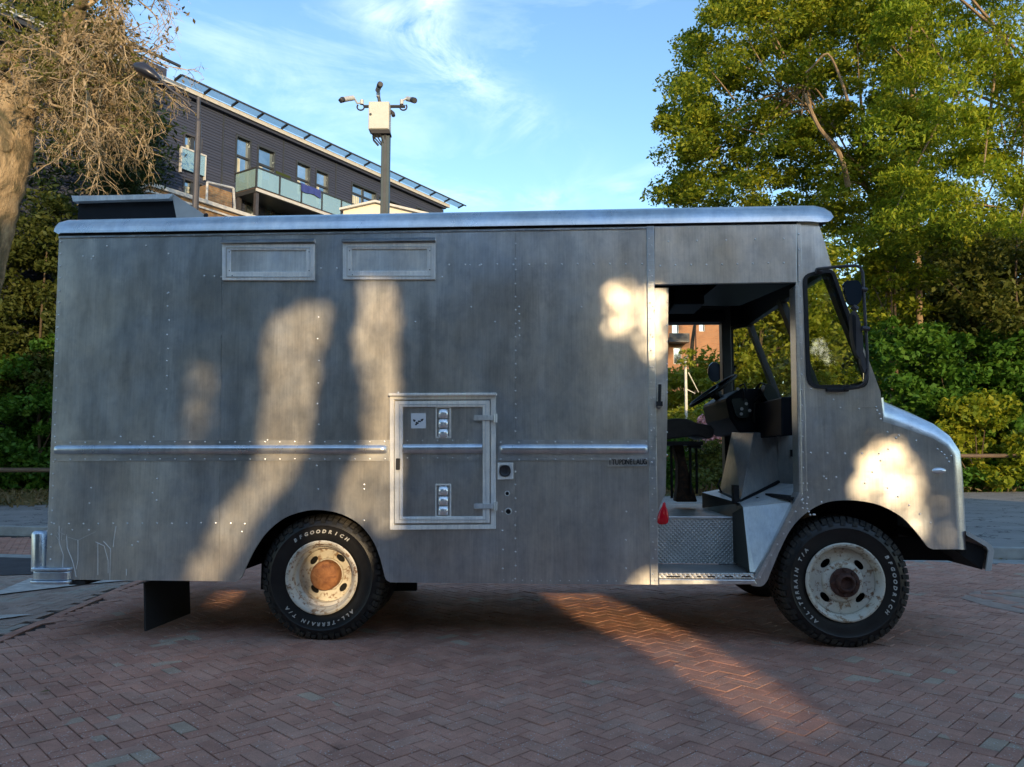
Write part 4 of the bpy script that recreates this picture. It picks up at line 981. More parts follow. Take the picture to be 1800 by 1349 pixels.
# pale scratched-on drips low on the rear
mb = MB()
def drip(pts, wd=.0024):
    q = [S(px, py, -.0012) for px, py in pts]; mb.tube(q, wd, 4)
drip([(104, 925), (104, 955), (111, 975), (110, 1003)]); drip([(117, 943), (118, 963), (128, 988), (134, 1015)]); drip([(137, 950), (137, 985), (134, 1000)]); drip([(172, 955), (172, 1011)])
drip([(168, 953), (183, 960), (190, 985), (190, 1008)], .002); drip([(182, 952), (194, 965), (193, 1020)], .0022); drip([(204, 925), (200, 950), (199, 962)]); drip([(222, 1001), (222, 1012)], .003)
for k in range(5):
    x, y = rng.uniform(92, 118), rng.uniform(928, 945); drip([(x, y), (x+rng.uniform(-6, 6), y+8), (x+rng.uniform(-6, 6), y+12)], .001)
drip([(120, 945), (137, 950), (168, 935)], .001)
M['scratch'] = simple('scratch_aluminium', (.80, .80, .78), .5, .1, .1)
o = mb.build('scratch_marks', M['scratch'], van)
# hasp at the rear edge near the top etc.
# ---------------- roof scoop
sp = empty('roof_scoop', (0, 0, 0), 0, van); ya_, yb_ = .34, .80
mb = MB(); mb.plate([S2(137, 388, ya_), S2(322, 388, ya_), S2(309, 348, ya_), S2(140, 355, ya_)], [], ya_+.10, yb_); mb.build('scoop_body', M['void'], sp)
mb = MB(); mb.quad(S(139, 357, ya_+.02), S(306, 352, ya_+.02), S(313, 388, ya_+.02), S(136, 388, ya_+.02)); mb.build('scoop_opening_shade', M['darkint'], sp)  # dark sheet standing in for the shade inside the open scoop
mb = MB(); lid = [(130, 347), (200, 346), (270, 344.5), (308, 343.5), (300, 352), (262, 353), (200, 354.5), (133, 357)]
mb.plate([S2(p[0], p[1], ya_) for p in lid], [], ya_-.03, yb_); mb.build('scoop_lid', M['galv'], sp, bevel=.003)
mb = MB(); mb.plate([S2(p[0], p[1], ya_) for p in ((304, 346), (309, 344), (362, 379), (365, 386), (312, 388))], [], ya_-.01, ya_+.006); mb.build('scoop_cheek', M['fascia'], sp)
mb = MB(); mb.dome(S(362, 379, ya_-.02), .018, n=8); mb.build('bolt', M['black'], sp)

# ---------------- wheels
def make_tyre(parent, cx, cz, Rr, y0, wd, nlug=30):
    ri = .219
    prof = [(ri+.004, .03), (ri+.012, .012), (ri+.035, .004), (ri+.07, -.002), (Rr-.075, -.004), (Rr-.068, -.0075), (Rr-.045, .0), (Rr-.028, .010), (Rr-.014, .030), (Rr-.009, .055), (Rr-.009, wd-.055), (Rr-.014, wd-.03), (Rr-.04, wd-.004), (Rr-.1, wd), (ri+.01, wd-.02), (ri, wd-.05), (ri, .05), (ri+.004, .03)]
    mb = MB(); mb.lathe(prof, cx, cz, 72, y0); ty = mb.build('tyre', M['tyre'], parent, smooth=True, auto=40)
    mb = MB()
    for k in range(nlug*2):
        a = 2*math.pi*(k+.5*(k % 2)*.3)/(nlug*2)
        long_ = k % 2 == 0
        r0 = Rr-.050 if long_ else Rr-.034
        da = 2*math.pi/(nlug*2)*.38
        # shoulder block wrapping from sidewall over the tread
        def pt(r_, y_, t): return (cx+r_*math.sin(t), y0+y_, cz+r_*math.cos(t))
        sk = .012
        ring = [(r0, -.008 if long_ else .0), (Rr-.020, .004), (Rr-.003, .022), (Rr, .05), (Rr, .085)]
        bas = [(r0-.002, .01), (Rr-.04, .03), (Rr-.03, .04), (Rr-.02, .06), (Rr-.02, .085)]
        k0 = len(mb.v); mlen = len(ring)
        for t_, off in ((a-da, 0), (a+da, 0)):
            for q, (r_, y_) in enumerate(ring): mb.v.append(pt(r_, y_, t_ + sk*q*(1 if long_ else .6)))
            for q, (r_, y_) in enumerate(bas): mb.v.append(pt(r_, y_, t_ + sk*q*(1 if long_ else .6)))
        for q in range(mlen-1):
            mb.f.append((k0+q, k0+q+1, k0+2*mlen+q+1, k0+2*mlen+q))
            mb.f.append((k0+q, k0+mlen+q, k0+mlen+q+1, k0+q+1)); mb.f.append((k0+2*mlen+q, k0+2*mlen+q+1, k0+3*mlen+q+1, k0+3*mlen+q))
        mb.f.append((k0, k0+2*mlen, k0+3*mlen, k0+mlen))
    # centre and inner tread blocks
    for row, (ya, yb) in enumerate(((.09, .125), (.13, .165), (.17, wd-.05), (wd-.045, wd-.01))):
        for k in range(nlug*2):
            a = 2*math.pi*(k + .25*row)/(nlug*2); da = 2*math.pi/(nlug*2)*.40
            P_ = lambda r_, y_, t: (cx+r_*math.sin(t), y0+y_, cz+r_*math.cos(t))
            rr2 = Rr if row < 3 else Rr-.004
            mb.hexa([P_(Rr-.02, ya, a-da), P_(Rr-.02, ya, a+da), P_(rr2, ya, a+da*.9), P_(rr2, ya, a-da*.9)], [P_(Rr-.02, yb, a-da), P_(Rr-.02, yb, a+da), P_(rr2, yb, a+da*.9), P_(rr2, yb, a-da*.9)])
    o = mb.build('tread', M['tread'], ty, fix=True); o['kind'] = 'stuff'
    return ty
def tyre_text(ty, cx, cz, y, text, rad, a_mid, span, size, flip=False):
    n = len(text)
    def place(i):
        a = R(a_mid + span*((i+.5)/n - .5))
        ur = (math.sin(a), math.cos(a)); ut = (math.cos(a), -math.sin(a))
        def f(v_):
            rr = rad + v_.y - size*.35; tt = v_.x*1.12
            return (cx + ur[0]*rr + ut[0]*tt, y - .0015 - v_.z, cz + ur[1]*rr + ut[1]*tt)
        return f
    return glyphs(text, M['wlet'], 'tyre_lettering', ty, place, size, .001, .18, .0012)
RT = .388
def wheel_front(cx, mirror=False):
    wl = empty('front_wheel', (0, 0, 0), 0, van); y0 = .035; cz = RT - .006
    ty = make_tyre(wl, cx, cz, RT, y0, .27)
    tyre_text(ty, cx, cz, y0-.004, 'BFGOODRICH', .292, 92, 74, .029); tyre_text(ty, cx, cz, y0-.004, 'ALL-TERRAIN T/A', .292, 264, 98, .029)
    mb = MB(); mb.lathe([(.232, .006), (.234, -.006), (.226, -.010), (.214, -.006), (.207, .012), (.199, .022), (.197, .05), (.190, .060)], cx, cz, 64, y0); rm = mb.build('rim', M['rim'], wl, smooth=True, auto=40)
    holes = []
    for a in (47, 133, 228, 318):
        hc = (cx + .142*math.sin(R(a)), cz + .142*math.cos(R(a))); u = (math.cos(R(a)), -math.sin(R(a))); v_ = (math.sin(R(a)), math.cos(R(a)))
        holes.append([(hc[0]+u[0]*.036*math.cos(t)+v_[0]*.020*math.sin(t), hc[1]+u[1]*.036*math.cos(t)+v_[1]*.020*math.sin(t)) for t in [2*math.pi*k/14 for k in range(14)]])
    outer = [(cx+.193*math.sin(2*math.pi*k/64), cz+.193*math.cos(2*math.pi*k/64)) for k in range(64)]
    mb = MB(); mb.plate(outer, holes, y0+.048, y0+.056)
    k0 = None; mb.build('wheel_disc', M['rim'], rm)
    mb = MB(); mb.lathe([(.125, .047), (.118, .030), (.108, .024), (.09, .022), (0, .022)], cx, cz, 48, y0); mb.build('disc_boss', M['rim'], rm, smooth=True, auto=40)
    mb = MB(); mb.lathe([(.088, .02), (.086, .006), (.060, .002), (.052, -.02), (.043, -.028), (.038, -.026), (.036, -.004), (0, -.002)], cx+.004, cz-.004, 32, y0); hb = mb.build('hub', M['rustdark'], wl, smooth=True, auto=40)
    mb = MB()
    for k in range(8): a = 2*math.pi*k/8; mb.tube([(cx+.073*math.sin(a), y0+.008, cz+.073*math.cos(a)), (cx+.073*math.sin(a), y0-.012, cz+.073*math.cos(a))], .011, 6)
    mb.build('wheel_nuts', M['rustdark'], hb)
    mb = MB(); mb.lathe([(.20, .12), (.0, .12)], cx, cz, 24, y0); mb.build('brake_backing', M['void'], wl)
    return wl
def wheel_rear(cx):
    wl = empty('rear_wheel', (0, 0, 0), 0, van); y0 = .055; cz = RT - .006
    ty = make_tyre(wl, cx, cz, RT, y0, .27)
    tyre_text(ty, cx, cz, y0-.004, 'BFGOODRICH', .284, 358, 78, .029); tyre_text(ty, cx, cz, y0-.004, 'ALL-TERRAIN T/A', .284, 182, 98, .029)
    mb = MB(); mb.lathe([(.226, .006), (.228, -.006), (.220, -.010), (.208, -.006), (.200, .014), (.190, .024), (.188, .07), (.170, .082), (.168, .15)], cx, cz, 64, y0); rm = mb.build('rim', M['rim'], wl, smooth=True, auto=40)
    holes = []
    for a in (38, 130, 222, 312):
        hc = (cx + .128*math.sin(R(a)), cz + .128*math.cos(R(a))); u = (math.cos(R(a)), -math.sin(R(a))); v_ = (math.sin(R(a)), math.cos(R(a)))
        holes.append([(hc[0]+u[0]*.032*math.cos(t)+v_[0]*.019*math.sin(t), hc[1]+u[1]*.032*math.cos(t)+v_[1]*.019*math.sin(t)) for t in [2*math.pi*k/14 for k in range(14)]])
    outer = [(cx+.169*math.sin(2*math.pi*k/64), cz+.169*math.cos(2*math.pi*k/64)) for k in range(64)]
    mb = MB(); mb.plate(outer, holes, y0+.142, y0+.15); mb.build('wheel_disc', M['rim'], rm)
    mb = MB(); mb.lathe([(.103, .141), (.099, .125), (.094, .122), (.094, .13), (.09, .13)], cx, cz, 40, y0); mb.build('disc_boss', M['rim'], rm, smooth=True, auto=40)
    mb = MB(); mb.lathe([(.093, .141), (.092, .07), (.088, .050), (.078, .043), (.055, .040), (.05, .036), (.03, .035), (0, .035)], cx, cz, 36, y0); hb = mb.build('hub', M['rust'], wl, smooth=True, auto=50)
    mb = MB()
    for k in range(8): a = 2*math.pi*k/8+.3; mb.dome((cx+.072*math.sin(a), y0+.044, cz+.072*math.cos(a)), .007)
    mb.build('hub_bolts', M['rust'], hb)
    mb = MB(); mb.lathe([(.17, .20), (.0, .20)], cx, cz, 24, y0); mb.build('inner_drum', M['void'], wl)
    return wl
wheel_front(fw[0]); wheel_rear(rw[0])
for cx, nm in ((fw[0], 'front_wheel'), (rw[0], 'rear_wheel')):
    wl = empty(nm, (0, 0, 0), 0, van); mb = MB(); ri = .219; Rr = RT
    mb.lathe([(ri, .03), (ri+.05, .0), (Rr-.05, .0), (Rr-.01, .03), (Rr, .06), (Rr, .22), (Rr-.01, .25), (Rr-.05, .27), (ri, .25), (ri, .03)], cx, RT-.006, 56, WID-.30); mb.build('tyre', M['tyre'], wl, smooth=True, auto=40)
    mb = MB(); mb.lathe([(ri, .05), (ri-.02, .07), (.1, .10), (0, .1)], cx, RT-.006, 40, WID-.30); mb.lathe([(ri, .25), (ri-.03, .21), (.1, .20), (.09, .26), (0, .26)], cx, RT-.006, 40, WID-.30); mb.build('rim', M['rim'], wl, smooth=True, auto=40)
mb = MB(); mb.lathe([(.219, .03), (.27, .0), (RT-.05, .0), (RT-.01, .03), (RT, .06), (RT, .22), (RT-.01, .25), (RT-.05, .27), (.219, .25)], rw[0], RT-.006, 56, .37); mb.build('inner_tyre', M['tyre'], van, smooth=True, auto=40)
# mud flap
a, b = S(252, 1024, .06), S(253, 1110, .06)
mb = MB(); mb.hexa([a, a+Vector((.012, 0, 0)), b+Vector((.014, 0, 0)), b+Vector((.002, 0, 0))], [a+Vector((.02, .55, 0)), a+Vector((.032, .55, 0)), b+Vector((.034, .55, 0)), b+Vector((.022, .55, 0))]); mb.build('mud_flap', M['black'], van, fix=True)
# ---------------- rear bumper: silver corner post on a ribbed lip
rb = empty('rear_bumper', (0, 0, 0), 0, van)
mb = MB(); a, b = S(72, 936, .05), S(71, 1003, .05)
mb.tube([a+Vector((0,0,.012)), a, a-Vector((0,0,.01)), b], [.035, .048, .052, .052], 20); mb.build('corner_post', M['bright'], rb, smooth=True, auto=40)
def lipc(py0, py1, out, name):
    x0 = S2(57, 1010)[0]-out; x1 = S2(127, 1010)[0]+out*.4; z1_ = S2(90, py0, -.04)[1]; z0_ = S2(90, py1, -.04)[1]
    pts = roundrect([(x0, -.045-out), (x1, -.045-out), (x1, .1), (x0+.12, .12), (x0+.12, WID-.1), (x1, WID-.1), (x1, WID+.04), (x0, WID+.04)], .07, 6)
    mb = MB(); n = len(pts); mb.v = [(x, y, z0_) for x, y in pts] + [(x, y, z1_) for x, y in pts]
    mb.f = [tuple(range(n)), tuple(reversed(range(n, 2*n)))] + [(i, i+n, (i+1) % n+n, (i+1) % n) for i in range(n)]
    return mb.build(name, M['bright'], rb, bevel=.006, fix=True)
lipc(999, 1005, .006, 'upper_rib'); lipc(1005.5, 1021, -.004, 'bumper_face'); lipc(1021.5, 1027.5, .006, 'lower_rib')
mb = MB(); a = S(120, 1022, -.01); b = S(147, 1029, -.01); mb.box(a.x, b.x, .0, .2, b.z, a.z); mb.build('bracket', M['black'], rb)
# ---------------- front bumper channel
fb = empty('front_bumper', (0, 0, 0), 0, van)
prof = [S2(1697, 934, .02), S2(1733, 953, .02), S2(1741, 960, .02), S2(1744.5, 968, .02), S2(1739, 1003, .02)]
inn = [S2(1730, 1003, .02), S2(1735, 968, .02), S2(1731, 961, .02), S2(1697, 941, .02)]
mb = MB(); mb.plate(prof + inn, [], .0, .012); mb.build('bumper_edge', M['fascia'], fb)
mb = MB()
for a, b in zip(prof[:-1], prof[1:]): mb.quad((a[0], .012, a[1]), (b[0], .012, b[1]), (b[0]+.04, WID/2, b[1]), (a[0]+.04, WID/2, a[1])); mb.quad((a[0]+.04, WID/2, a[1]), (b[0]+.04, WID/2, b[1]), (b[0], WID-.012, b[1]), (a[0], WID-.012, a[1]))
mb.build('bumper_face', M['frame'], fb, smooth=True, auto=30)
i0, i1 = inn[0], inn[3]
mb = MB(); mb.plate([(i0[0]-.003, i0[1]+.002), (inn[1][0]-.003, inn[1][1]), (inn[2][0]-.003, inn[2][1]-.002), (i1[0]-.10, i1[1]-.004), (i1[0]-.10, i1[1]-.06)], [], .035, WID-.03); mb.build('bumper_back', M['void'], fb)
mb = MB(); mb.box(xz2-.45, i0[0]-.02, .30, .36, prof[-1][1]+.02, .62); mb.box(xz2-.45, i0[0]-.02, WID-.36, WID-.30, prof[-1][1]+.02, .62); mb.build('bumper_bracket', M['void'], fb)
# headlights and grille on the nose (face forward, away from the road)
xn = S2(1693, 870)[0]
for y_ in (.30, WID-.30):
    mb = MB(); k0 = 0; n = 24
    for r_, dx in ((.10, .0), (.105, .02), (.09, .028), (.085, .012), (.05, .03), (0, .038)):
        for j in range(n): a = 2*math.pi*j/n; mb.v.append((xn-.005+dx, y_+r_*math.cos(a), .80+r_*math.sin(a)))
    for i in range(5):
        for j in range(n): a = i*n+j; b = i*n+(j+1) % n; mb.f.append((a, b, b+n, a+n))
    mb.build('headlight', M['chrome'], van, smooth=True, auto=40)
mb = MB()
for k in range(6): mb.box(xn-.02, xn+.015, .55, WID-.55, .62+k*.055, .645+k*.055)
mb.build('grille', M['dframe'], van)
# ---------------- mirrors on tubular bracket (near side)
mr = empty('mirror_assembly', (0, 0, 0), 0, van); yo = -.16
mb = MB()
mb.tube([S(1435, 477, -.005), S(1438, 473, -.05), S(1470, 469.5, yo), S(1503, 467, yo), S(1512, 470, yo), S(1516.5, 480, yo), S(1519, 530, yo), S(1522, 580, yo), S(1524.5, 625, yo), S(1525, 655, yo), S(1521, 672, yo), S(1510, 681, yo+.03), S(1482, 685, -.01)], .0095, 8)
mb.build('bracket', M['lampgrey'], mr, smooth=True)
mb = MB(); mb.tube([S(1434, 476, -.03), S(1444, 477, -.03)], .018, 8); mb.tube([S(1515, 577, yo-.02), S(1528, 579, yo-.02)], .014, 8); mb.tube([S(1514, 508, yo-.01), S(1524, 510, yo-.01)], .012, 8); mb.tube([S(1499, 538, yo), S(1506, 545, yo)], .018, 8); mb.build('clamp', M['lampgrey'], mr)
def disc_mirror(outline, y0_, dep, name):
    mb = MB(); n = len(outline); c_ = S(sum(p[0] for p in outline)/n, sum(p[1] for p in outline)/n, y0_)
    ring0 = [S(p[0], p[1], y0_) for p in outline]; k = 0
    mb.v = [tuple(q) for q in ring0] + [tuple(c_ + (q-c_)*.93 + Vector((0, dep, 0))) for q in ring0] + [tuple(c_ + (q-c_)*.6 + Vector((0, dep*1.6, 0))) for q in ring0]
    mb.f = [tuple(range(n))] + [(i, n+i, n+(i+1) % n, (i+1) % n) for i in range(n)] + [(n+i, 2*n+i, 2*n+(i+1) % n, n+(i+1) % n) for i in range(n)] + [tuple(reversed(range(2*n, 3*n)))]
    return mb
ov = roundrect([(1482, 495), (1509, 492), (1516, 505), (1515, 528), (1506, 538), (1494, 536), (1487, 520)], 7, 4)
disc_mirror(ov, yo-.015, .04, '').build('round_mirror', M['mirror'], mr, smooth=True, auto=35)
# big mirror, edge-on
mb = MB(); body = roundrect([(1497, 548), (1503, 545), (1511, 560), (1517, 590), (1518, 615), (1513, 634), (1505, 620), (1499, 590)], 5, 4)
mb = disc_mirror(body, yo-.01, .05, ''); lm = mb.build('tall_mirror', M['lampgrey'], mr, smooth=True, auto=35)
mb = MB(); gl = roundrect([(1498, 552), (1504, 556), (1505, 618), (1500, 596)], 3, 3); mb.plate([S2(p[0], p[1], yo-.013) for p in gl], [], yo-.016, yo-.013); mb.build('mirror_glass', M['void'], lm)
mb = disc_mirror(roundrect([(1512, 618), (1518, 622), (1524, 645), (1520, 658), (1514, 640)], 4, 4), yo-.012, .03, ''); mb.build('lower_mirror', M['lampgrey'], mr, smooth=True, auto=35)
# far side round mirror
fm = empty('far_mirror', (0, 0, 0), 0, van); ym = WID + .22; c_ = S(1257, 654, ym)
mb = MB(); n = 20; mb.v = []
for r_, dy in ((.088, 0), (.092, .01), (.085, .03), (.0, .045)):
    for j in range(n): a = 2*math.pi*j/n; mb.v.append((c_.x+r_*.72*math.cos(a), c_.y+dy, c_.z+r_*math.sin(a)))
for i in range(3):
    for j in range(n): a = i*n+j; b = i*n+(j+1) % n; mb.f.append((a, b, b+n, a+n))
mb.f.append(tuple(range(n))); mb.build('mirror_head', M['mirror'], fm, smooth=True, auto=40)
mb = MB(); mb.tube([c_ + Vector((.05, .02, 0)), c_ + Vector((.15, -.1, .0)), (xRr+.1, WID, c_.z+.02)], .01, 6); mb.build('mirror_arm', M['black'], fm)
#NEXT
# keep the van to thing > part > sub-part
def flatten(root):
    for part in list(root.children):
        for sub in list(part.children):
            st_ = list(sub.children)
            while st_:
                d = st_.pop(); st_ += list(d.children); d.parent = part
flatten(van)

# ================================================================== APARTMENT BUILDING
EA = W(322, 163, 28.0)
lo_, hi_ = 29.0, 90.0
for _ in range(60):
    md = (lo_+hi_)/2
    if W(783, 366, md).z > EA.z: hi_ = md
    else: lo_ = md
EB = W(783, 366, md); zE = EA.z
FD = Vector((EB.x-EA.x, EB.y-EA.y, 0)).normalized(); FN = Vector((FD.y, -FD.x, 0))     # along the front, and outward
def FP(px, py, out=0.0):                              # (along, z) on the plane `out` metres in front of the facade
    d = ray(px, py); o_ = EA + FN*out; t = (o_ - CAMP).dot(FN) / d.dot(FN); P = CAMP + d*t
    return ((P - EA).dot(FD), P.z)
bang = math.atan2(FD.y, FD.x)
bld = empty('apartment_building', (EA.x, EA.y, 0), bang)
tag(bld, 'long dark purple-grey clapboard apartment block with a glazed roof canopy and glass balconies', 'building')
# local frame: x along the front, -y outward (towards the road), z up
def fbox(mb, x0, x1, z0, z1, o0, o1): return mb.box(x0, x1, -o1, -o0, z0, z1)
XE = (EB-EA).length + .0; X0 = -16.0
wins = []                                            # (x0,x1,z0,z1,kind)
def win(px0, py0, px1, py1, kind):
    a = FP(px0, py0); b = FP(px1, py1); wins.append((a[0], b[0], b[1], a[1], kind)); return wins[-1]
# openings measured along the front
def wbox(l, r, tl, bl, kind):
    a = FP(l, tl); b = FP(l, bl); c = FP(r, tl); wins.append((a[0], c[0], b[1], a[1], kind))
wbox(322, 356, 232, 276, 'pair'); wbox(321, 357, 312, 342, 'pair')
wbox(414, 442, 236, 320, 'tall'); wbox(452, 484, 254, 330, 'tall'); wbox(520, 546, 282, 352, 'tall'); wbox(554, 578, 296, 360, 'tall')
wbox(617, 662, 320, 366, 'wide'); wbox(664, 704, 343, 384, 'wide'); wbox(731, 765, 363, 396, 'wide')
wbox(430, 452, 346, 420, 'tall'); wbox(465, 500, 362, 420, 'wide')
zc = zE - .15
# wall of individual boards behind, with the openings left clear
bh = .115; nb = int((zc - 3) / bh)
mb = MB(); wall = MB()
holes = [[(w_[0], w_[2]), (w_[1], w_[2]), (w_[1], w_[3]), (w_[0], w_[3])] for w_ in wins]
for k in range(nb):
    z1_ = zc - k*bh; z0_ = z1_ - bh
    segs = [(X0, XE - .2)]
    for (a, b, c, d, kd) in wins:
        if c < z1_ - .01 and d > z0_ + .01:
            ns = []
            for s0, s1_ in segs:
                if b <= s0 or a >= s1_: ns.append((s0, s1_)); continue
                if a > s0: ns.append((s0, a))
                if b < s1_: ns.append((b, s1_))
            segs = ns
    for s0, s1_ in segs:
        mb.add([(s0, -.035, z0_), (s1_, -.035, z0_), (s1_, -.012, z1_), (s0, -.012, z1_), (s0, -.012, z0_), (s1_, -.012, z0_)], [(0, 1, 2, 3), (4, 5, 1, 0)])
o = mb.build('cladding_boards', M['clad'], bld); o['kind'] = 'stuff'
mb = MB(); mb.plate([(X0, 2.0), (XE-.2, 2.0), (XE-.2, zc), (X0, zc)], holes, -.012, .15); mb.build('wall', M['clad'], bld)
mb = MB(); mb.box(X0, XE-.2, .6, 9, -.2, zE-.2); mb.box(X0, X0+.3, .15, .6, -.2, zE-.2); mb.box(XE-.5, XE-.2, .15, .6, -.2, zE-.2); mb.build('core', M['dframe'], bld)
mb = MB()
for px, y0_, y1_ in ((393, 200, 370), (498, 262, 330), (590, 300, 350)):
    x_ = FP(px, y0_)[0]; mb.box(x_-.03, x_+.03, -.045, -.0, FP(px, y1_)[1], zc)
mb.build('cladding_joint', M['dframe'], bld)
for (a, b, c, d, kd) in wins:
    f = MB(); tw = .07
    f.box(a, a+tw, -.05, .16, c, d); f.box(b-tw, b, -.05, .16, c, d); f.box(a+tw, b-tw, -.05, .16, d-tw, d); f.box(a+tw, b-tw, -.05, .16, c, c+tw)
    xm = (a+b)/2; wi = f.build('window', M['dframe'] if kd != 'pair' else M['lampgrey'], bld)
    g = MB(); g.box(a+tw, b-tw, .10, .115, c+tw, d-tw); g.build('pane', M['hwin'], wi)
    g = MB()
    if kd == 'tall': g.box(a+tw, b-tw, .05, .098, c+(d-c)*.56, c+(d-c)*.56+.09)
    elif kd == 'wide': g.box(a+tw, b-tw, .05, .098, c+(d-c)*.6, c+(d-c)*.6+.08); g.box(xm-.05, xm+.05, .05, .097, c+tw, d-tw)
    else: g.box(xm-.08, xm+.08, .0, .098, c+tw, d-tw)
    g.build('glazing_bar', M['dframe'], wi)
    if kd != 'pair' or c > 9:
        g = MB(); cw = (b-a)*.35; zz = c+tw; ht_ = (d-c)*.5 if kd != 'wide' else (d-c)*.5
        for q in range(5): g.box(a+tw+cw*q/5, a+tw+cw*(q+.7)/5, .088-.008*(q % 2), .097, zz, zz+ht_)
        g.build('curtain', M['curtain'], wi)
# juliet rail in front of the first pair
a = FP(318, 260, .12); b = FP(363, 262, .12); zb = FP(318, 296, .12)[1]
jb = MB(); jb.box(a[0]+.04, b[0]-.04, -.14, -.12, zb, a[1]); j = jb.build('juliet_glass', M['balglass'], bld)
jb = MB(); jb.box(a[0], b[0], -.16, -.10, a[1], a[1]+.06); jb.box(a[0], a[0]+.05, -.15, -.04, zb-.15, a[1]); jb.box(b[0]-.05, b[0], -.15, -.04, zb-.15, a[1]); jb.build('juliet_rail', M['fascia'], j)
# eaves, fascia and the glazed canopy
lo_, hi_ = .2, 3.0
for _ in range(40):
    OV = (lo_+hi_)/2
    if FP(583, 254, OV)[1] > zE + .26: lo_ = OV
    else: hi_ = OV
OV = max(OV, .55)
mb = MB(); mb.box(X0, XE, -.20, 9.2, zE-.02, zE+.10); mb.build('roof', M['dframe'], bld)
mb = MB(); mb.box(X0, XE+.02, -.30, -.202, zE-.04, zE+.14); mb.build('fascia', M['fascia'], bld)
mb = MB(); mb.box(X0, XE-.2, -.215, -.03, zc, zE-.022); mb.build('soffit', M['clad'], bld)
xa_ = FP(313, 150, OV)[0] if False else -1.6
zcan = FP(583, 254, OV)[1]
xt = FP(815, 361, OV)[0]; npn = 14
ca = empty('roof_canopy', (0, 0, 0), 0, bld)
x_s = FP(318, 148, OV)[0]
zz_ = zE + .16; rise = zcan - zz_
step = (xt - x_s)/npn
for k in range(npn):
    xA, xB = x_s + k*step + .06, x_s + (k+1)*step - .06
    g = MB(); g.hexa([(xA, -.33, zz_), (xB, -.33, zz_), (xB, -OV+.06, zcan-.02), (xA, -OV+.06, zcan-.02)], [(xA, -.33, zz_+.03), (xB, -.33, zz_+.03), (xB, -OV+.06, zcan+.01), (xA, -OV+.06, zcan+.01)]); g.build('canopy_panel', M['soffit'], ca, fix=True)
for k in range(npn+1):
    x_ = x_s + k*step; g = MB(); g.hexa([(x_-.04, -.305, zz_-.03), (x_+.04, -.305, zz_-.03), (x_+.04, -OV, zcan-.03), (x_-.04, -OV, zcan-.03)], [(x_-.04, -.305, zz_+.05), (x_+.04, -.305, zz_+.05), (x_+.04, -OV, zcan+.03), (x_-.04, -OV, zcan+.03)]); g.build('canopy_arm', M['dframe'], ca, fix=True)
g = MB(); g.box(x_s, xt+.2, -OV-.05, -OV, zcan-.03, zcan+.03); g.build('canopy_rail', M['dframe'], ca)
# set-back top storey with its own roof edges, partly behind the tree
t = MB(); t.box(X0, FP(292, 150, -.5)[0], .5, 6, zE+.12, FP(285, 118, -.5)[1]); t.build('top_storey', M['clad'], bld)
xr_ = FP(318, 118, 1.2)[0]
zt_ = FP(318, 117, 1.2)[1]
t = MB(); t.box(X0, xr_, -1.2, -1.12, zt_-.03, zt_+.05); t.box(X0, xr_-.4, -.6, 5.8, zt_-.7, zt_-.6); 
t.box(X0, xr_-.25, -.45, -.35, zt_-1.25, zt_-1.1); t.box(X0, xr_-.2, -.55, -.5, zt_-.95, zt_-.88)
t.build('upper_roof_edge', M['dframe'], bld)
t = MB()
for k in range(9): t.box(xr_-.6-k*1.2, xr_-.55-k*1.2, -1.15, -.4, zt_-.7, zt_-.62)
t.box(X0, xr_-.3, -.5, .4, zt_-1.05, zt_-1.0); t.build('upper_roof_glass', M['soffit'], bld)
# balcony
BO = 1.35
l0 = FP(412, 320, 0)[0]; l1 = FP(648, 372, BO)[0]; zfb = FP(440, 324, BO)[1]; zrt = FP(441, 290, BO)[1]; l0o = l0
l1 = max(l1, l0 + 8)
bal = empty('balcony', (0, 0, 0), 0, bld)
mb = MB(); mb.box(l0, l1, -BO, -.06, zfb-.22, zfb-.06); mb.build('balcony_slab', M['dframe'], bal)
mb = MB(); mb.box(l0-.02, l1+.02, -BO-.05, -BO-.002, zfb-.20, zfb-.08); mb.build('slab_edge', M['fascia'], bal)
mb = MB(); mb.box(l0+.02, l1, -BO+.02, -.08, zfb-.058, zfb-.02); mb.build('decking', M['timber'], bal)
ng = 7; stp = (l1-l0)/ng
for k in range(ng):
    g = MB(); g.box(l0+k*stp+.05, l0+(k+1)*stp-.05, -BO-.015, -BO, zfb, zrt-.05); g.build('glass_panel', M['balglass'], bal)
for k in range(ng+1):
    x_ = l0 + k*stp; g = MB(); g.box(x_-.03, x_+.03, -BO-.03, -BO+.03, zfb-.1, zrt-.04); g.build('post', M['dframe'], bal)
g = MB(); g.box(l0-.03, l1+.03, -BO-.04, -BO+.04, zrt-.04, zrt+.02); g.box(l0-.03, l0+.03, -BO+.04, -.05, zrt-.04, zrt+.02); g.build('top_rail', M['dframe'], bal)
g = MB(); g.box(l0-.008, l0+.008, -BO+.05, -.1, zfb, zrt-.05); g.build('end_glass', M['balglass'], bal)
for xx, oo in ((l0+.1, -.2), (l0+.1, -BO+.1), (l0+(l1-l0)*.45, -BO+.1), (l0+(l1-l0)*.7, -BO+.1), (l1-.2, -BO+.1)):
    g = MB(); g.box(xx-.07, xx+.07, oo-.07, oo+.07, 0, zfb-.22); g.build('column', M['lampgrey'], bal)
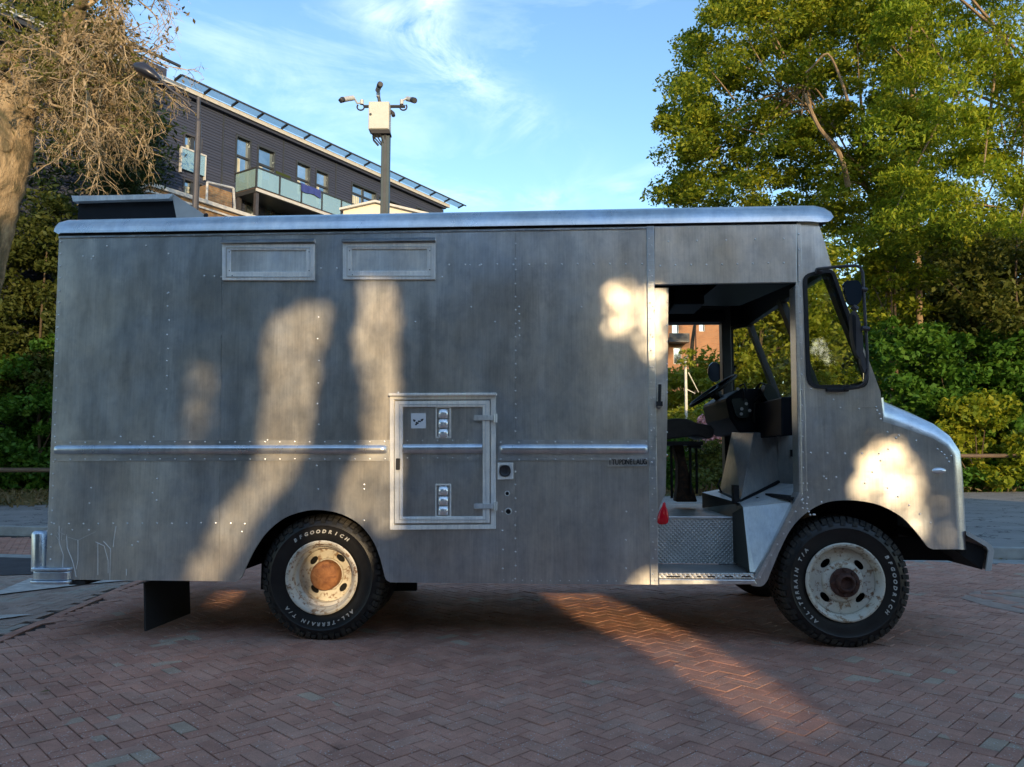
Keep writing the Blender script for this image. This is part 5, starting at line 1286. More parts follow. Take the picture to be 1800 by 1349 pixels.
# things out on the balcony: a wicker screen, folded blue parasol, chair
cx = FP(510, 306, .9)
ch = empty('balcony_chair', tuple(EA*Vector((1, 1, 0)).x if False else 0 for _ in range(3)), 0)
ch.location = (EA.x + FD.x*cx[0] + FN.x*.8, EA.y + FD.y*cx[0] + FN.y*.8, zfb-.02); ch.rotation_euler = (0, 0, bang)
tag(ch, 'green high-backed garden chair out on the long glass balcony', 'chair')
for nm, bx in (('backrest', (-.42, .36, .25, .33, .45, 1.35)), ('seat', (-.5, .4, -.3, .25, .38, .46))): g = MB(); g.box(*bx); g.build(nm, M['leaf_g'], ch, bevel=.08)
for sx in (-.5, .35):
    for sy in (-.25, .25): g = MB(); g.box(sx, sx+.05, sy-.03, sy+.03, 0, .38); g.build('leg', M['dframe'], ch)
blue = simple('blue_cloth', (.03, .05, .22), .8, 0, .2)
cx = FP(528, 322, BO)[0]
tw_ = empty('towel', (EA.x + FD.x*cx + FN.x*BO, EA.y + FD.y*cx + FN.y*BO, zrt), bang); tag(tw_, 'dark blue towel hung over the rail of the long glass balcony', 'towel')
g = MB(); n = 10
for sy in (-.062, .055):
    for k in range(n+1): x_ = k*.11; g.v += [(x_, sy + .01*math.sin(k*1.9), -.30 - .03*math.sin(k*.8)), (x_, sy + .006*math.sin(k*1.9), .028)]
for q in range(2):
    for k in range(n): a = q*(2*n+2) + 2*k; g.f.append((a, a+2, a+3, a+1))
for k in range(n): g.f.append((2*k+1, 2*k+3, 2*n+2+2*k+3, 2*n+2+2*k+1))
g.build('cloth', blue, tw_)
# pale rendered gable (low building in front)
gp = W(655, 358, 24); gb = empty('rendered_outbuilding', (gp.x, gp.y, 0), R(-3)); tag(gb, 'low cream rendered building whose shallow gable shows beside the camera pole', 'building')
zt = gp.z; hw_ = W(722, 375, 24).x - gp.x + .25
mb = MB(); mb.add([(-.95, 0, 0), (1.5, 0, 0), (1.5, 0, zt-.36), (.1, 0, zt), (-.95, 0, zt-.22), (-.95, 5, 0), (1.5, 5, 0), (1.5, 5, zt-.36), (.1, 5, zt), (-.95, 5, zt-.22)], [(0,1,2,3,4), (9,8,7,6,5), (1,6,7,2), (2,7,8,3), (3,8,9,4), (0,4,9,5)]); mb.build('wall', M['render'], gb)
mb = MB(); mb.hexa([(-1.05, -.12, zt-.23), (.1, -.12, zt+.01), (.1, -.12, zt+.08), (-1.05, -.12, zt-.16)], [(-1.05, 5.1, zt-.23), (.1, 5.1, zt+.01), (.1, 5.1, zt+.08), (-1.05, 5.1, zt-.16)]); mb.hexa([(.1, -.12, zt+.01), (2.9, -.12, zt-.72), (2.9, -.12, zt-.64), (.1, -.12, zt+.08)], [(.1, 5.1, zt+.01), (2.9, 5.1, zt-.72), (2.9, 5.1, zt-.64), (.1, 5.1, zt+.08)]); mb.build('roof', M['fascia'], gb, fix=True)
# brown brick boundary wall with a pale coping in front of the block
q0 = W(268, 323, 22.0); lo_, hi_ = 22.5, 70
for _ in range(60):
    md = (lo_+hi_)/2
    if W(442, 379, md).z > q0.z: hi_ = md
    else: lo_ = md
q1 = W(442, 379, md); dv = Vector((q1.x-q0.x, q1.y-q0.y, 0)); L = dv.length; wa = math.atan2(dv.y, dv.x)
bw = empty('brick_wing', (q0.x, q0.y, 0), wa); tag(bw, 'brown brick lower wing with a pale sloping-looking parapet beneath the dark block', 'building')
mb = MB(); mb.box(-.1, L+2, 0, .3, 0, q0.z-.12); mb.build('wall', M['brbrick'], bw)
mb = MB(); mb.box(-.15, L+2.03, -.10, .36, q0.z-.12, q0.z); mb.box(-.15, L+2.03, -.06, .33, q0.z-.30, q0.z-.24); mb.build('coping', M['fascia'], bw)
mb = MB(); mb.box(L*.62, L*.62+.95, .5, .9, q0.z, q0.z+.75); mb.build('parapet_screen', M['brbrick'], bw)
mb = MB(); zq = q0.z
for a_, b_ in (((L*.62-.05, .45, zq), (L*.62-.05, .45, zq+.8)), ((L*.62-.05, .45, zq+.8), (L*.62+.95, .45, zq+.9)), ((L*.62+.95, .45, zq+.9), (L*.62+1.05, .45, zq))): mb.tube([a_, b_], .04, 6)
mb.build('screen_frame', M['fascia'], bw)

# ---------- orange brick house seen through the doorway
hp = W(1130, 760, 47); hb_ = empty('brick_house', (hp.x, hp.y, 0), R(4)); tag(hb_, 'sunlit orange brick house seen through the open van door', 'building')
def HX(px): return (W(px, 640, 47).x - hp.x)
def HZ(py): return W(1200, py, 47).z
hh_ = 12.5; hw2 = HX(1292)
hl = [[(HX(1183), HZ(602)), (HX(1196), HZ(602)), (HX(1196), HZ(560)), (HX(1183), HZ(560))], [(HX(1185), HZ(640)), (HX(1200), HZ(640)), (HX(1200), HZ(610)), (HX(1185), HZ(610))], [(HX(1232), HZ(582)), (HX(1243), HZ(582)), (HX(1243), HZ(556)), (HX(1232), HZ(556))]]
mb = MB(); mb.plate([(-4, 0), (hw2, 0), (hw2, hh_), (-4, hh_)], hl, 0, .3); mb.build('wall', M['orbrick'], hb_)
mb = MB(); mb.box(-4, -3.7, .3, 8, 0, hh_); mb.box(hw2-.3, hw2, .3, 8, 0, hh_); mb.box(-4, hw2, 7.7, 8, 0, hh_); mb.build('side_wall', M['orbrick'], hb_)
mb = MB(); mb.box(-4.2, hw2+.2, -.25, 8.2, hh_, hh_+.3); mb.build('roof', M['dframe'], hb_)
for h_ in hl:
    (a, c), (b, _), (_, d), _ = h_; f = MB(); f.box(a, a+.05, .05, .2, c, d); f.box(b-.05, b, .05, .2, c, d); f.box(a, b, .05, .2, d-.05, d-.001); f.box(a, b, .05, .2, c+.001, c+.05); wi = f.build('window', M['fascia'], hb_); g = MB(); g.box(a+.05, b-.05, .16, .18, c+.05, d-.05); g.build('pane', M['hwin'], wi)
mb = MB(); mb.box(HX(1170), HX(1206), -1.0, -.01, HZ(605), HZ(598)); mb.box(HX(1170), HX(1206), -1.02, -.98, HZ(598), HZ(590)); mb.build('balcony', M['dframe'], hb_)
mb = MB(); mb.box(HX(1225), HX(1226.5), -.06, -.01, 0, hh_); mb.build('drainpipe', M['rustdark'], hb_)

# ================================================================== STREET FURNITURE
cp = W(676, 400, 13.0); cc = empty('camera_pole', (cp.x, cp.y, 0)); tag(cc, 'dark green post carrying a pale control cabinet and three surveillance cameras', 'camera pole')
def CP_(px, py, dy=0): v_ = W(px, py, 13.0+dy); return Vector((v_.x-cp.x, dy, v_.z))
mb = MB(); a = CP_(667, 240); b = CP_(684, 240); mb.box(-.072, .072, -.06, .08, 0, a.z+.2); mb.build('post', M['gpole'], cc, bevel=.01)
mb = MB(); mb.box(-.02, .02, -.075, -.061, 0, a.z+.1); mb.build('cable_cover', M['dframe'], cc)
a, b = CP_(651, 186), CP_(686, 234)
cab_ = empty('cabinet', (0, 0, 0), 0, cc)
mb = MB(); mb.box(a.x, b.x, -.16, .06, b.z, a.z); mb.build('box', M['beige'], cab_, bevel=.008)
mb = MB(); mb.box(a.x+.015, b.x-.01, -.172, -.161, b.z+.01, a.z-.01); mb.build('door', M['beige'], cab_, bevel=.004)
mb = MB(); q = CP_(654.5, 209); mb.tube([(q.x, -.172, q.z), (q.x, -.182, q.z)], .022, 10); mb.build('lock', M['ink'], cab_)
mb = MB(); mb.hexa([(a.x+.02, -.15, b.z-.002), (b.x+.01, -.15, b.z-.002), (b.x+.02, -.13, b.z-.06), (a.x+.06, -.13, b.z-.06)], [(a.x+.02, .06, b.z-.002), (b.x+.01, .06, b.z-.002), (b.x+.02, .06, b.z-.06), (a.x+.06, .06, b.z-.06)]); mb.build('gland_plate', M['ink'], cab_, fix=True)
for k in range(4): mb = MB(); x_ = a.x+.07+k*.07; mb.tube([(x_, -.08, b.z-.05), (x_, -.08, b.z-.09), (x_*.3, -.04, b.z-.25)], .012, 6); mb.build('cable', M['black'], cc)
mb = MB(); mb.tube([CP_(656, 240), CP_(657, 247), CP_(665, 256)], .018, 6); mb.build('support_bracket', M['ink'], cc)
q0, q1 = CP_(640, 187.5), CP_(712, 187.5)
mb = MB(); mb.tube([q0, q1], .028, 8); mb.tube([CP_(672, 186), CP_(667, 179), CP_(665.5, 170)], .03, 8); mb.tube([CP_(672, 190), CP_(675, 240)], .05, 8); mb.build('cross_arm', M['ink'], cc)
def loop(cx, cy, name='cable_loop'):
    mb = MB(); mb.tube([CP_(cx+6*math.cos(t), cy+6*math.sin(t), -.04) for t in [R(-150+20*k) for k in range(13, -3, -1)]], .014, 6); mb.build(name, M['black'], cc, smooth=True)
for cx, cy in ((634, 188.5), (709, 188.5)):
    mb = MB(); mb.tube([CP_(cx+6.2*math.cos(R(t)), cy+5.6*math.sin(R(t)), -.04) for t in range(-40, 221, 20)], .014, 6); mb.build('cable_loop', M['black'], cc, smooth=True)
def camera(parts, stem, head, visor=None):
    t = empty('surveillance_camera', (0, 0, 0), 0, cc)
    mb = MB(); mb.tube(parts, .045, 10); mb.build('housing', M['camwhite'], t, smooth=True, auto=40)
    mb = MB(); mb.tube(head, [.05, .052, .04], 10); mb.build('lens_hood', M['ink'], t, smooth=True, auto=40)
    mb = MB(); mb.tube(stem, .017, 6); mb.tube([stem[-1]+Vector((0, 0, .05)), stem[-1]-Vector((0, 0, .03))], .035, 8); mb.build('bracket', M['camwhite'], t)
camera([CP_(621, 172.5, -.05), CP_(603, 175.5, -.2)], [CP_(622, 172, -.05), CP_(628, 182, 0), CP_(636, 181, 0)], [CP_(603, 175.5, -.2), CP_(600, 176.5, -.24), CP_(597, 173.5, -.26)])
camera([CP_(664, 159, -.02), CP_(667, 151, -.2)], [CP_(664, 160, 0), CP_(663, 164, 0), CP_(665, 168, 0)], [CP_(667, 151, -.2), CP_(668.5, 148.5, -.26), CP_(669, 148, -.28)])
camera([CP_(716, 174, .05), CP_(724, 176, -.05)], [CP_(715, 173, 0), CP_(708, 177, 0), CP_(706, 181, 0)], [CP_(725, 176, -.08), CP_(728.5, 177, -.2), CP_(729, 177, -.22)])
mb = MB(); q = CP_(691, 200, 0); mb.tube([q+Vector((-.05, .05, .06)), q, q+Vector((.01, -.02, -.05))], .035, 8); mb.build('side_floodlight', M['lampgrey'], cc)
# street lamp
lp = W(342, 400, 13.0); ll = empty('street_lamp', (lp.x, lp.y, 0)); tag(ll, 'slim grey street lamp with a curved arm and dark teardrop head among the twigs', 'street lamp')
def LP(px, py, dy=0): v_ = W(px, py, 13.0+dy); return Vector((v_.x-lp.x, dy, v_.z))
mb = MB(); zq = LP(338, 215).z; zt_ = LP(336, 172).z; mb.tube([(0, 0, 0), (0, 0, zq), (-.01, 0, zq+.05), (-.02, 0, zt_)], [.060, .052, .033, .033], 12); mb.build('post', M['lampgrey'], ll)
mb = MB(); mb.tube([LP(336, 188), LP(330, 180), LP(300, 158), LP(284, 143)], [.026, .024, .022, .02], 8); mb.tube([LP(336, 176), LP(318, 168), LP(300, 158)], .012, 6); mb.build('arm', M['lampgrey'], ll)
mb = MB(); hA_, hB_ = LP(281, 141, -.05), LP(234, 116, -.05); L_ = (hB_-hA_)
sects = [(0, .04, .03), (.12, .10, .06), (.35, .16, .10), (.65, .17, .12), (.88, .11, .08), (1, .03, .02)]; n = 12; dn = L_.normalized(); upv = Vector((0, 0, 1)); upv = (upv - dn*upv.dot(dn)).normalized(); sd_ = dn.cross(upv)
for t_, w_, h_ in sects:
    c_ = hA_ + L_*t_
    for j in range(n): a = 2*math.pi*j/n; mb.v.append(tuple(c_ + sd_*math.cos(a)*w_ + upv*math.sin(a)*h_*(1.25 if math.sin(a) > 0 else .7)))
for i in range(len(sects)-1):
    for j in range(n): a = i*n+j; b = i*n+(j+1) % n; mb.f.append((a, b, b+n, a+n))
mb.f.append(tuple(range(n))); mb.f.append(tuple(range(5*n, 6*n)))
M['lamphead'] = simple('lamp_head_dark', (.03, .032, .045), .3, .2, .1); mb.build('lamp_head', M['lamphead'], ll, smooth=True)
# rail fences
def rail_fence(P0, P1, h, rr, label, name='rail_fence', sp=2.4):
    v_ = P1 - P0; L = v_.length; t = empty(name, tuple(P0), math.atan2(v_.y, v_.x)); tag(t, label, 'fence')
    n = max(1, round(L/sp))
    for k in range(n+1):
        mb = MB(); x_ = L*k/n; mb.box(x_-.05, x_+.05, -.05, .05, -.1, h-rr*.6); mb.build('post', M['timber'], t, bevel=.01)
    for k in range(n):
        mb = MB(); mb.tube([(L*k/n+.004, -.0, h), (L*(k+.5)/n, 0, h + rng.normal(0, .012)), (L*(k+1)/n-.004, 0, h)], rr, 8); mb.build('rail', M['timber'], t)
a = W(-320, 840, 21.0); b = W(350, 840, 21.4); rail_fence(Vector((a.x, a.y, .1)), Vector((b.x, b.y, .1)), .66, .065, 'low timber knee rail along the verge behind the rear of the van', sp=3.1)
a = W(1500, 840, 21.0); b = W(2150, 840, 24.2); rail_fence(Vector((a.x, a.y, .1)), Vector((b.x, b.y, .1)), 1.06, .055, 'dark timber rail in front of the shrubs beyond the bonnet', sp=5.5)
#NEXT
# ================================================================== TREES
def wtube(mb, pts, r0, r1, n=7, jit=0.0, sub=4):
    pts = [Vector(p) for p in pts]; out = []
    for i in range(len(pts)-1):
        p0 = pts[max(i-1, 0)]; p1 = pts[i]; p2 = pts[i+1]; p3 = pts[min(i+2, len(pts)-1)]
        for k in range(sub):
            t = k/sub; out.append(.5*((2*p1) + (p2-p0)*t + (2*p0-5*p1+4*p2-p3)*t*t + (3*p1-p0-3*p2+p3)*t**3) + Vector(rng.normal(0, jit, 3)) if jit else .5*((2*p1) + (p2-p0)*t + (2*p0-5*p1+4*p2-p3)*t*t + (3*p1-p0-3*p2+p3)*t**3))
    out.append(pts[-1]); m_ = len(out)
    mb.tube(out, [r0 + (r1-r0)*(i/(m_-1))**.8 for i in range(m_)], n); return out
def loc(root, P): return Vector(P) - Vector(root.location)
def tree_root(P, name, label, cat='tree', group=None):
    r_ = empty(name, (P.x, P.y, 0)); tag(r_, label, cat, group); return r_
def crown(root, C, rad, per, size, mat, name='crown', flat=.55, asp=.5, droop=.3, thin=1.0):
    P = clump_pts(C, rad, per, flat); P = P[P[:, 2] > .15]
    P[:, 0] -= root.location.x; P[:, 1] -= root.location.y
    return leaf_mesh(name, P, size, mat, root, asp, droop)
def limbs(root, base, C, mat, trunk_pts, r0, nl=14, r_l=.05, name='limb'):
    mb = MB(); wtube(mb, [loc(root, p) for p in trunk_pts], r0, r0*.35, 9, 0, 5); mb.build('trunk', mat, root, smooth=True)
    mb = MB(); idx = rng.choice(len(C), nl, replace=False)
    for i in idx:
        k = rng.integers(max(1, len(trunk_pts)//3), len(trunk_pts)); a = Vector(trunk_pts[k]); b = Vector(C[i]); mid = a.lerp(b, .5) + Vector(rng.normal(0, .15, 3)) + Vector((0, 0, .15))
        wtube(mb, [loc(root, a), loc(root, mid), loc(root, b)], r_l, .012, 6, 0, 4)
    o = mb.build(name, mat, root, smooth=True); return o
# --- right: two sunlit broadleaf trees
polyA = [(1250, -160), (1262, 10), (1235, 62), (1190, 62), (1205, 100), (1180, 135), (1190, 165), (1160, 190), (1172, 235), (1160, 250), (1180, 300), (1158, 335), (1180, 370), (1250, 372), (1450, 400), (1530, 430), (1600, 380), (1590, 200), (1560, 60), (1600, -160)]
C = region(polyA, 400, 21.5, 26.5)
r_ = tree_root(W(1570, 700, 24.0), 'broadleaf_tree', 'tall green broadleaf tree with slender bare limbs rising behind the cab roof')
crown(r_, C, .64, 340, .135, M['leaf_a'], flat=.5, droop=.5)
tp = [Vector((r_.location.x, r_.location.y, 0)), W(1560, 500, 25.5), W(1525, 330, 24.5), W(1455, 240, 23), W(1425, 190, 22.8), W(1418, 150, 22.7)]
limbs(r_, None, C, M['barkl'], tp, .12, 30, .045)
mb = MB(); wtube(mb, [loc(r_, W(1492, 330, 21.6)), loc(r_, W(1475, 270, 21.4)), loc(r_, W(1440, 225, 21.2)), loc(r_, W(1420, 180, 21.1)), loc(r_, W(1416, 165, 21.1))], .085, .035, 7)
wtube(mb, [loc(r_, W(1490, 178, 21.2)), loc(r_, W(1478, 140, 21.2)), loc(r_, W(1455, 95, 21.2)), loc(r_, W(1428, 118, 21.3)), loc(r_, W(1416, 128, 21.3))], .05, .02, 6)
wtube(mb, [loc(r_, W(1290, 175, 22.0)), loc(r_, W(1262, 140, 21.6)), loc(r_, W(1245, 120, 21.5))], .03, .012, 5)
mb.build('front_limb', M['barkl'], r_, smooth=True)
polyB = [(1500, -200), (1520, 20), (1560, 100), (1530, 190), (1560, 290), (1500, 340), (1560, 400), (1640, 380), (1700, 430), (1800, 400), (2000, 420), (2060, 100), (2000, -200)]
C = region(polyB, 330, 14.5, 20)
r_ = tree_root(W(1850, 700, 21.5), 'golden_tree', 'golden-green tree with drooping sprays filling the upper right corner')
crown(r_, C, .56, 350, .125, M['leaf_b'], flat=.42, asp=.32, droop=1.3)
tp = [Vector((r_.location.x, r_.location.y, 0)), W(1840, 400, 20), W(1800, 200, 18.5), W(1760, 60, 17.5)]
limbs(r_, None, C, M['barkl'], tp, .18, 26, .05)
C = region([(1560, -180), (1660, -180), (1650, 100), (1640, 300), (1700, 430), (1600, 450), (1540, 380), (1550, 150)], 170, 22, 27)
r_ = tree_root(W(1610, 700, 25), 'broadleaf_tree', 'green broadleaf tree half hidden between the two sunlit ones on the right')
crown(r_, C, .66, 260, .15, M['leaf_a'], flat=.5, droop=.7); limbs(r_, None, C, M['barkl'], [Vector((r_.location.x, r_.location.y, 0)), W(1615, 500, 25), W(1605, 250, 24.5), W(1600, 60, 24)], .14, 16, .045)
# darker mid trees filling below the crowns
polyC = [(1540, 450), (1620, 400), (1800, 400), (2050, 400), (2050, 740), (1800, 740), (1640, 740), (1560, 740), (1530, 600)]
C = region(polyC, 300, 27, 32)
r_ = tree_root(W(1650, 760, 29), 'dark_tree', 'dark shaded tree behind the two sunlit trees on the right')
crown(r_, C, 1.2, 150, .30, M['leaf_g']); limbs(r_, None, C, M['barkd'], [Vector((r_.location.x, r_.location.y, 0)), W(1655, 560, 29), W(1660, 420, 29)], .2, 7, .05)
C = region([(1500, 420), (1560, 400), (1640, 420), (1660, 480), (1600, 560), (1520, 560)], 34, 23.5, 25.5) 
r_ = tree_root(W(1575, 760, 24.5), 'young_tree', 'bright young tree in the gap just right of the door mirror'); crown(r_, C, .6, 150, .19, M['leaf_a']); limbs(r_, None, C, M['barkd'], [Vector((r_.location.x, r_.location.y, 0)), W(1575, 620, 24.4), W(1572, 500, 24.4)], .08, 8, .03)
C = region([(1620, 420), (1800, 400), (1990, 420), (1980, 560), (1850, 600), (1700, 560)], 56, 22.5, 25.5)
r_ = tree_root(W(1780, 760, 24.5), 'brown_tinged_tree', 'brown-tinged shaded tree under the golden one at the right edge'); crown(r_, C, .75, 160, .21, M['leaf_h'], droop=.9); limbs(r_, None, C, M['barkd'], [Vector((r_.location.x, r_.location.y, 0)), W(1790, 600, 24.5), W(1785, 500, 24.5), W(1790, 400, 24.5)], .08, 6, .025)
# shrubs at the right: big-leaved, rounded
def shrub(cxp, D, wpx, topy, boty, mat, label, name='shrub', size=.13, n=40, per=120, group=None, rad=.33):
    poly = [(cxp-wpx/2, boty), (cxp-wpx*.52, (topy+boty)/2), (cxp-wpx*.3, topy+12), (cxp, topy), (cxp+wpx*.32, topy+14), (cxp+wpx*.53, (topy+boty)/2), (cxp+wpx/2, boty)]
    C = region(poly, n, D-1.0, D+1.3); P0 = W(cxp, 860, D); r_ = tree_root(P0, name, label, 'shrub', group)
    crown(r_, C, rad, per, size, mat, 'foliage', .7, .62, .2)
    mb = MB()
    for k in range(6):
        b = Vector(C[rng.integers(0, len(C))]); wtube(mb, [(rng.normal(0, .1), rng.normal(0, .1), 0), loc(r_, b)*.5 + Vector((0, 0, .2)), loc(r_, b)], .03, .01, 5, 0, 3)
    mb.build('stems', M['barkd'], r_); return r_
shrub(1590, 24.0, 190, 560, 850, M['leaf_d'], 'dense green shrub rising just beyond the windscreen mirrors', n=95, rad=.46, size=.19)
shrub(1700, 24.6, 200, 590, 850, M['leaf_d'], 'rounded dark green shrub in the middle of the right hedge', n=95, rad=.46, size=.19)
shrub(1820, 24.2, 210, 560, 850, M['leaf_d'], 'dense green shrub cut by the right edge of the picture', n=95, rad=.46, size=.19)
shrub(1720, 23.0, 170, 695, 850, M['leaf_a'], 'lighter yellow-green bush low in front of the darker shrubs at right', n=66, size=.19, rad=.38)
shrub(1980, 25, 260, 540, 860, M['leaf_c'], 'dark shrub outside the right edge', n=80, rad=.5, size=.2)
# low ground cover under the right rail
gc = []
for _ in range(650):
    x = rng.uniform(9.0, 24); y = PY(x) + rng.uniform(.2, 2.6)
    gc.append((x, y, rng.uniform(.15, .75)))
P = clump_pts(gc, .32, 60, .7); o = leaf_mesh('ground_cover', P, .16, M['leaf_e'] if False else M['leaf_d'], asp=.6); tag(o, 'low leafy ground cover beneath the rail beyond the bonnet', 'ground cover', kind='stuff')
hb2 = [(rng.uniform(-9.5, 7.5), 0, 0) for _ in range(260)]; hb2 = [(x, PY(x) + rng.uniform(2.2, 5.0), rng.uniform(.3, 2.2)) for x, _, _ in hb2]
P = clump_pts(hb2, .5, 90, .8); o = leaf_mesh('low_hedge', P, .18, M['leaf_d'], asp=.6); tag(o, 'low green hedge along the verge, mostly hidden behind the van', 'hedge', kind='stuff')
# --- left: dark evergreens, a green shrub, the old pale tree
polyL = [(-200, -100), (60, -60), (200, 60), (262, 160), (285, 260), (262, 330), (255, 420), (200, 620), (60, 620), (-200, 640)]
C = region(polyL, 300, 23, 29)
r_ = tree_root(W(90, 760, 26), 'evergreen_tree', 'dark evergreen tree behind the tangle of pale twigs at left')
crown(r_, C, .95, 200, .23, M['leaf_c'], flat=.8, asp=.35); limbs(r_, None, C, M['barkd'], [Vector((r_.location.x, r_.location.y, 0)), W(95, 400, 26), W(105, 100, 26)], .3, 14, .07)
C = region([(60, 330), (140, 330), (130, 480), (100, 700), (-60, 700), (-60, 420), (20, 400)], 110, 21.9, 23.4)
r_ = tree_root(W(70, 860, 22.6), 'olive_bush', 'olive-leaved bush with pale flecks beside the rear edge of the roof', 'shrub'); crown(r_, C, .6, 140, .17, M['leaf_g'], 'foliage'); 
mb = MB(); wtube(mb, [(0, 0, 0), loc(r_, W(70, 600, 22.6)), loc(r_, W(85, 420, 22.6))], .05, .02, 6, 0, 3)
mb.build('stem', M['barkd'], r_)
C = region([(190, 240), (262, 235), (272, 300), (268, 345), (262, 400), (200, 430), (170, 330)], 60, 18.5, 20.5)
r_ = tree_root(W(190, 760, 19.5), 'conifer', 'dark green conifer hanging beside the brick wing above the roof scoop'); crown(r_, C, .45, 170, .13, M['leaf_c'], flat=.9, asp=.3, droop=.8); limbs(r_, None, C, M['barkd'], [Vector((r_.location.x, r_.location.y, 0)), W(200, 560, 19.5), W(215, 300, 19.5)], .16, 6, .03)
shrub(40, 22.6, 240, 590, 862, M['leaf_d'], 'bright green shrub behind the knee rail at the left edge', n=130, size=.16, rad=.42)
shrub(140, 25, 220, 520, 865, M['leaf_c'], 'dark leafy shrub directly behind the rear corner of the van', n=100, rad=.5, size=.19)
shrub(-170, 23, 260, 560, 862, M['leaf_c'], 'dark shrub outside the left edge', n=90, rad=.5, size=.19)
# the old tree
TD = 15.5; TK = TD/10.6
ot = tree_root(W(-75, 700, TD), 'pollarded_tree', 'old pale-barked tree with a knot hole and a tangle of bare twigs and withered leaves')
def T_(px, py, dy=0): return loc(ot, W(px, py, TD+dy*TK))
mb = MB()
tr = [(Vector((0, 0, -.1)), .42), (T_(-60, 560), .36), (T_(-28, 430), .31), (T_(-2, 350), .285), (T_(16, 290), .27), (T_(26, 235), .26), (T_(22, 190), .27), (T_(30, 160), .22)]
pp_ = []; rr_ = []
for i in range(len(tr)-1):
    for k in range(5): t = k/5; pp_.append(tr[i][0].lerp(tr[i+1][0], t)); rr_.append((tr[i][1]*(1-t)+tr[i+1][1]*t)*(1+rng.normal(0, .035))*TK)
pp_.append(tr[-1][0]); rr_.append(tr[-1][1]*TK); mb.tube(pp_, rr_, 20)
wtube(mb, [T_(16, 250), T_(8, 200), T_(0, 150), T_(-40, 60), T_(-90, -60)], .24*TK, .14*TK, 14)
wtube(mb, [T_(24, 235), T_(44, 185), T_(58, 160), T_(95, 125, -.1), T_(122, 75, -.2), T_(140, 20, -.3), T_(150, -60, -.3)], .22*TK, .07*TK, 12)
wtube(mb, [T_(38, 150), T_(30, 120), T_(16, 92), T_(8, 110, -.2), T_(-20, 140, -.3)], .085*TK, .05*TK, 8)
wtube(mb, [T_(58, 158), T_(78, 128), T_(85, 112)], .13*TK, .10*TK, 10)
wtube(mb, [T_(85, 118), T_(110, 92, -.2), T_(128, 62, -.3), T_(118, 30, -.3), T_(150, 5, -.4)], .10*TK, .05*TK, 9)
mb.build('trunk', M['barkp'], ot, smooth=True)
kc = T_(30, 268); kc.y -= .235*TK
mb = MB(); n = 16
for r1_, dy in ((.15, .05), (.14, -.03), (.105, -.05), (.08, -.01), (.07, .04)):
    for j in range(n): a = 2*math.pi*j/n; mb.v.append((kc.x+r1_*math.cos(a)*(1+.1*math.sin(3*a)), kc.y+dy, kc.z+r1_*math.sin(a)*1.1))
for i in range(4):
    for j in range(n): a = i*n+j; b = i*n+(j+1) % n; mb.f.append((a, b, b+n, a+n))
mb.build('knot', M['barkp'], ot, smooth=True)
mb = MB(); mb.v = [(kc.x+.08*math.cos(2*math.pi*j/n), kc.y+.02, kc.z+.088*math.sin(2*math.pi*j/n)) for j in range(n)]; mb.f = [tuple(range(n))]; mb.build('knot_hollow', M['void'], ot)
# limbs that carry the twigs
mb = MB(); tw = MB(); tips = []
def twig(p, d, L, r_, depth):
    n = 5; pts = [p]; dd = Vector(d).normalized(); seg = L/n; grav = Vector((0, 0, -1))
    for k in range(n):
        dd = (dd + Vector(rng.normal(0, .22, 3)) + grav*.09*(1 if depth < 3 else 1.6)).normalized(); pts.append(pts[-1] + dd*seg)
    if depth <= 1: mb.tube(pts, [r_*(1-.55*k/n) for k in range(n+1)], 6, caps=False)
    else: tw.tube(pts, [r_*(1-.6*k/n) for k in range(n+1)], 3, caps=False)
    if depth >= 4: tips.append(pts[-1]); tips.append(pts[3]); return
    nch = (5, 5, 4, 4)[depth]
    for c in range(nch):
        k = rng.integers(1, n+1); q = pts[k]; side = Vector(rng.normal(0, 1, 3)); side.y *= .8
        twig(q, (dd*.6 + side*.55), L*rng.uniform(.5, .78), r_*.55, depth+1)
starts = [((95, 125, -.1), (.9, 0, .0), 1.1), ((122, 75, -.2), (.8, -.1, .15), 1.2), ((140, 20, -.3), (.7, 0, .4), 1.0), ((85, 118, 0), (.7, -.2, -.35), 1.1), ((60, 160, 0), (.7, -.2, -.3), 1.0), ((118, 40, -.3), (.9, -.2, .1), 1.0), ((30, 100, -.1), (.2, -.3, .8), .9), ((60, 150, 0), (.3, .3, .5), .9), ((0, 150, 0), (-.2, -.3, .7), .9), ((150, 0, -.3), (.8, .1, .35), 1.1), ((110, 95, -.2), (.8, -.4, -.5), 1.2), ((45, 185, -.1), (.8, .0, .2), .8), ((128, 62, -.3), (.9, .3, -.2), 1.1)]
for (q, d, L) in starts: twig(T_(*q), d, L*TK, .05, 0)
mb.build('limb', M['twig'], ot, smooth=True); o = tw.build('twigs', M['twig'], ot); o['kind'] = 'stuff'
P = np.array([tuple(t) for t in tips]); sel = rng.random(len(P)) < .42; P = P[sel]
P = P[P[:, 2] > 2.5]
o = leaf_mesh('withered_leaves', P, .11, M['leaf_f'], ot, asp=.45, droop=1.0, kind='stuff')
gs = [T_(rng.uniform(60, 250), rng.uniform(-20, 250), rng.uniform(-.9, .6)) for _ in range(60)] + [T_(rng.uniform(-10, 130), rng.uniform(0, 130), rng.uniform(-.9, .6)) for _ in range(60)]
P = clump_pts(gs, .26, 26, .8); leaf_mesh('mossy_tufts', P, .10, M['leaf_m'], ot, asp=.4, kind='stuff')


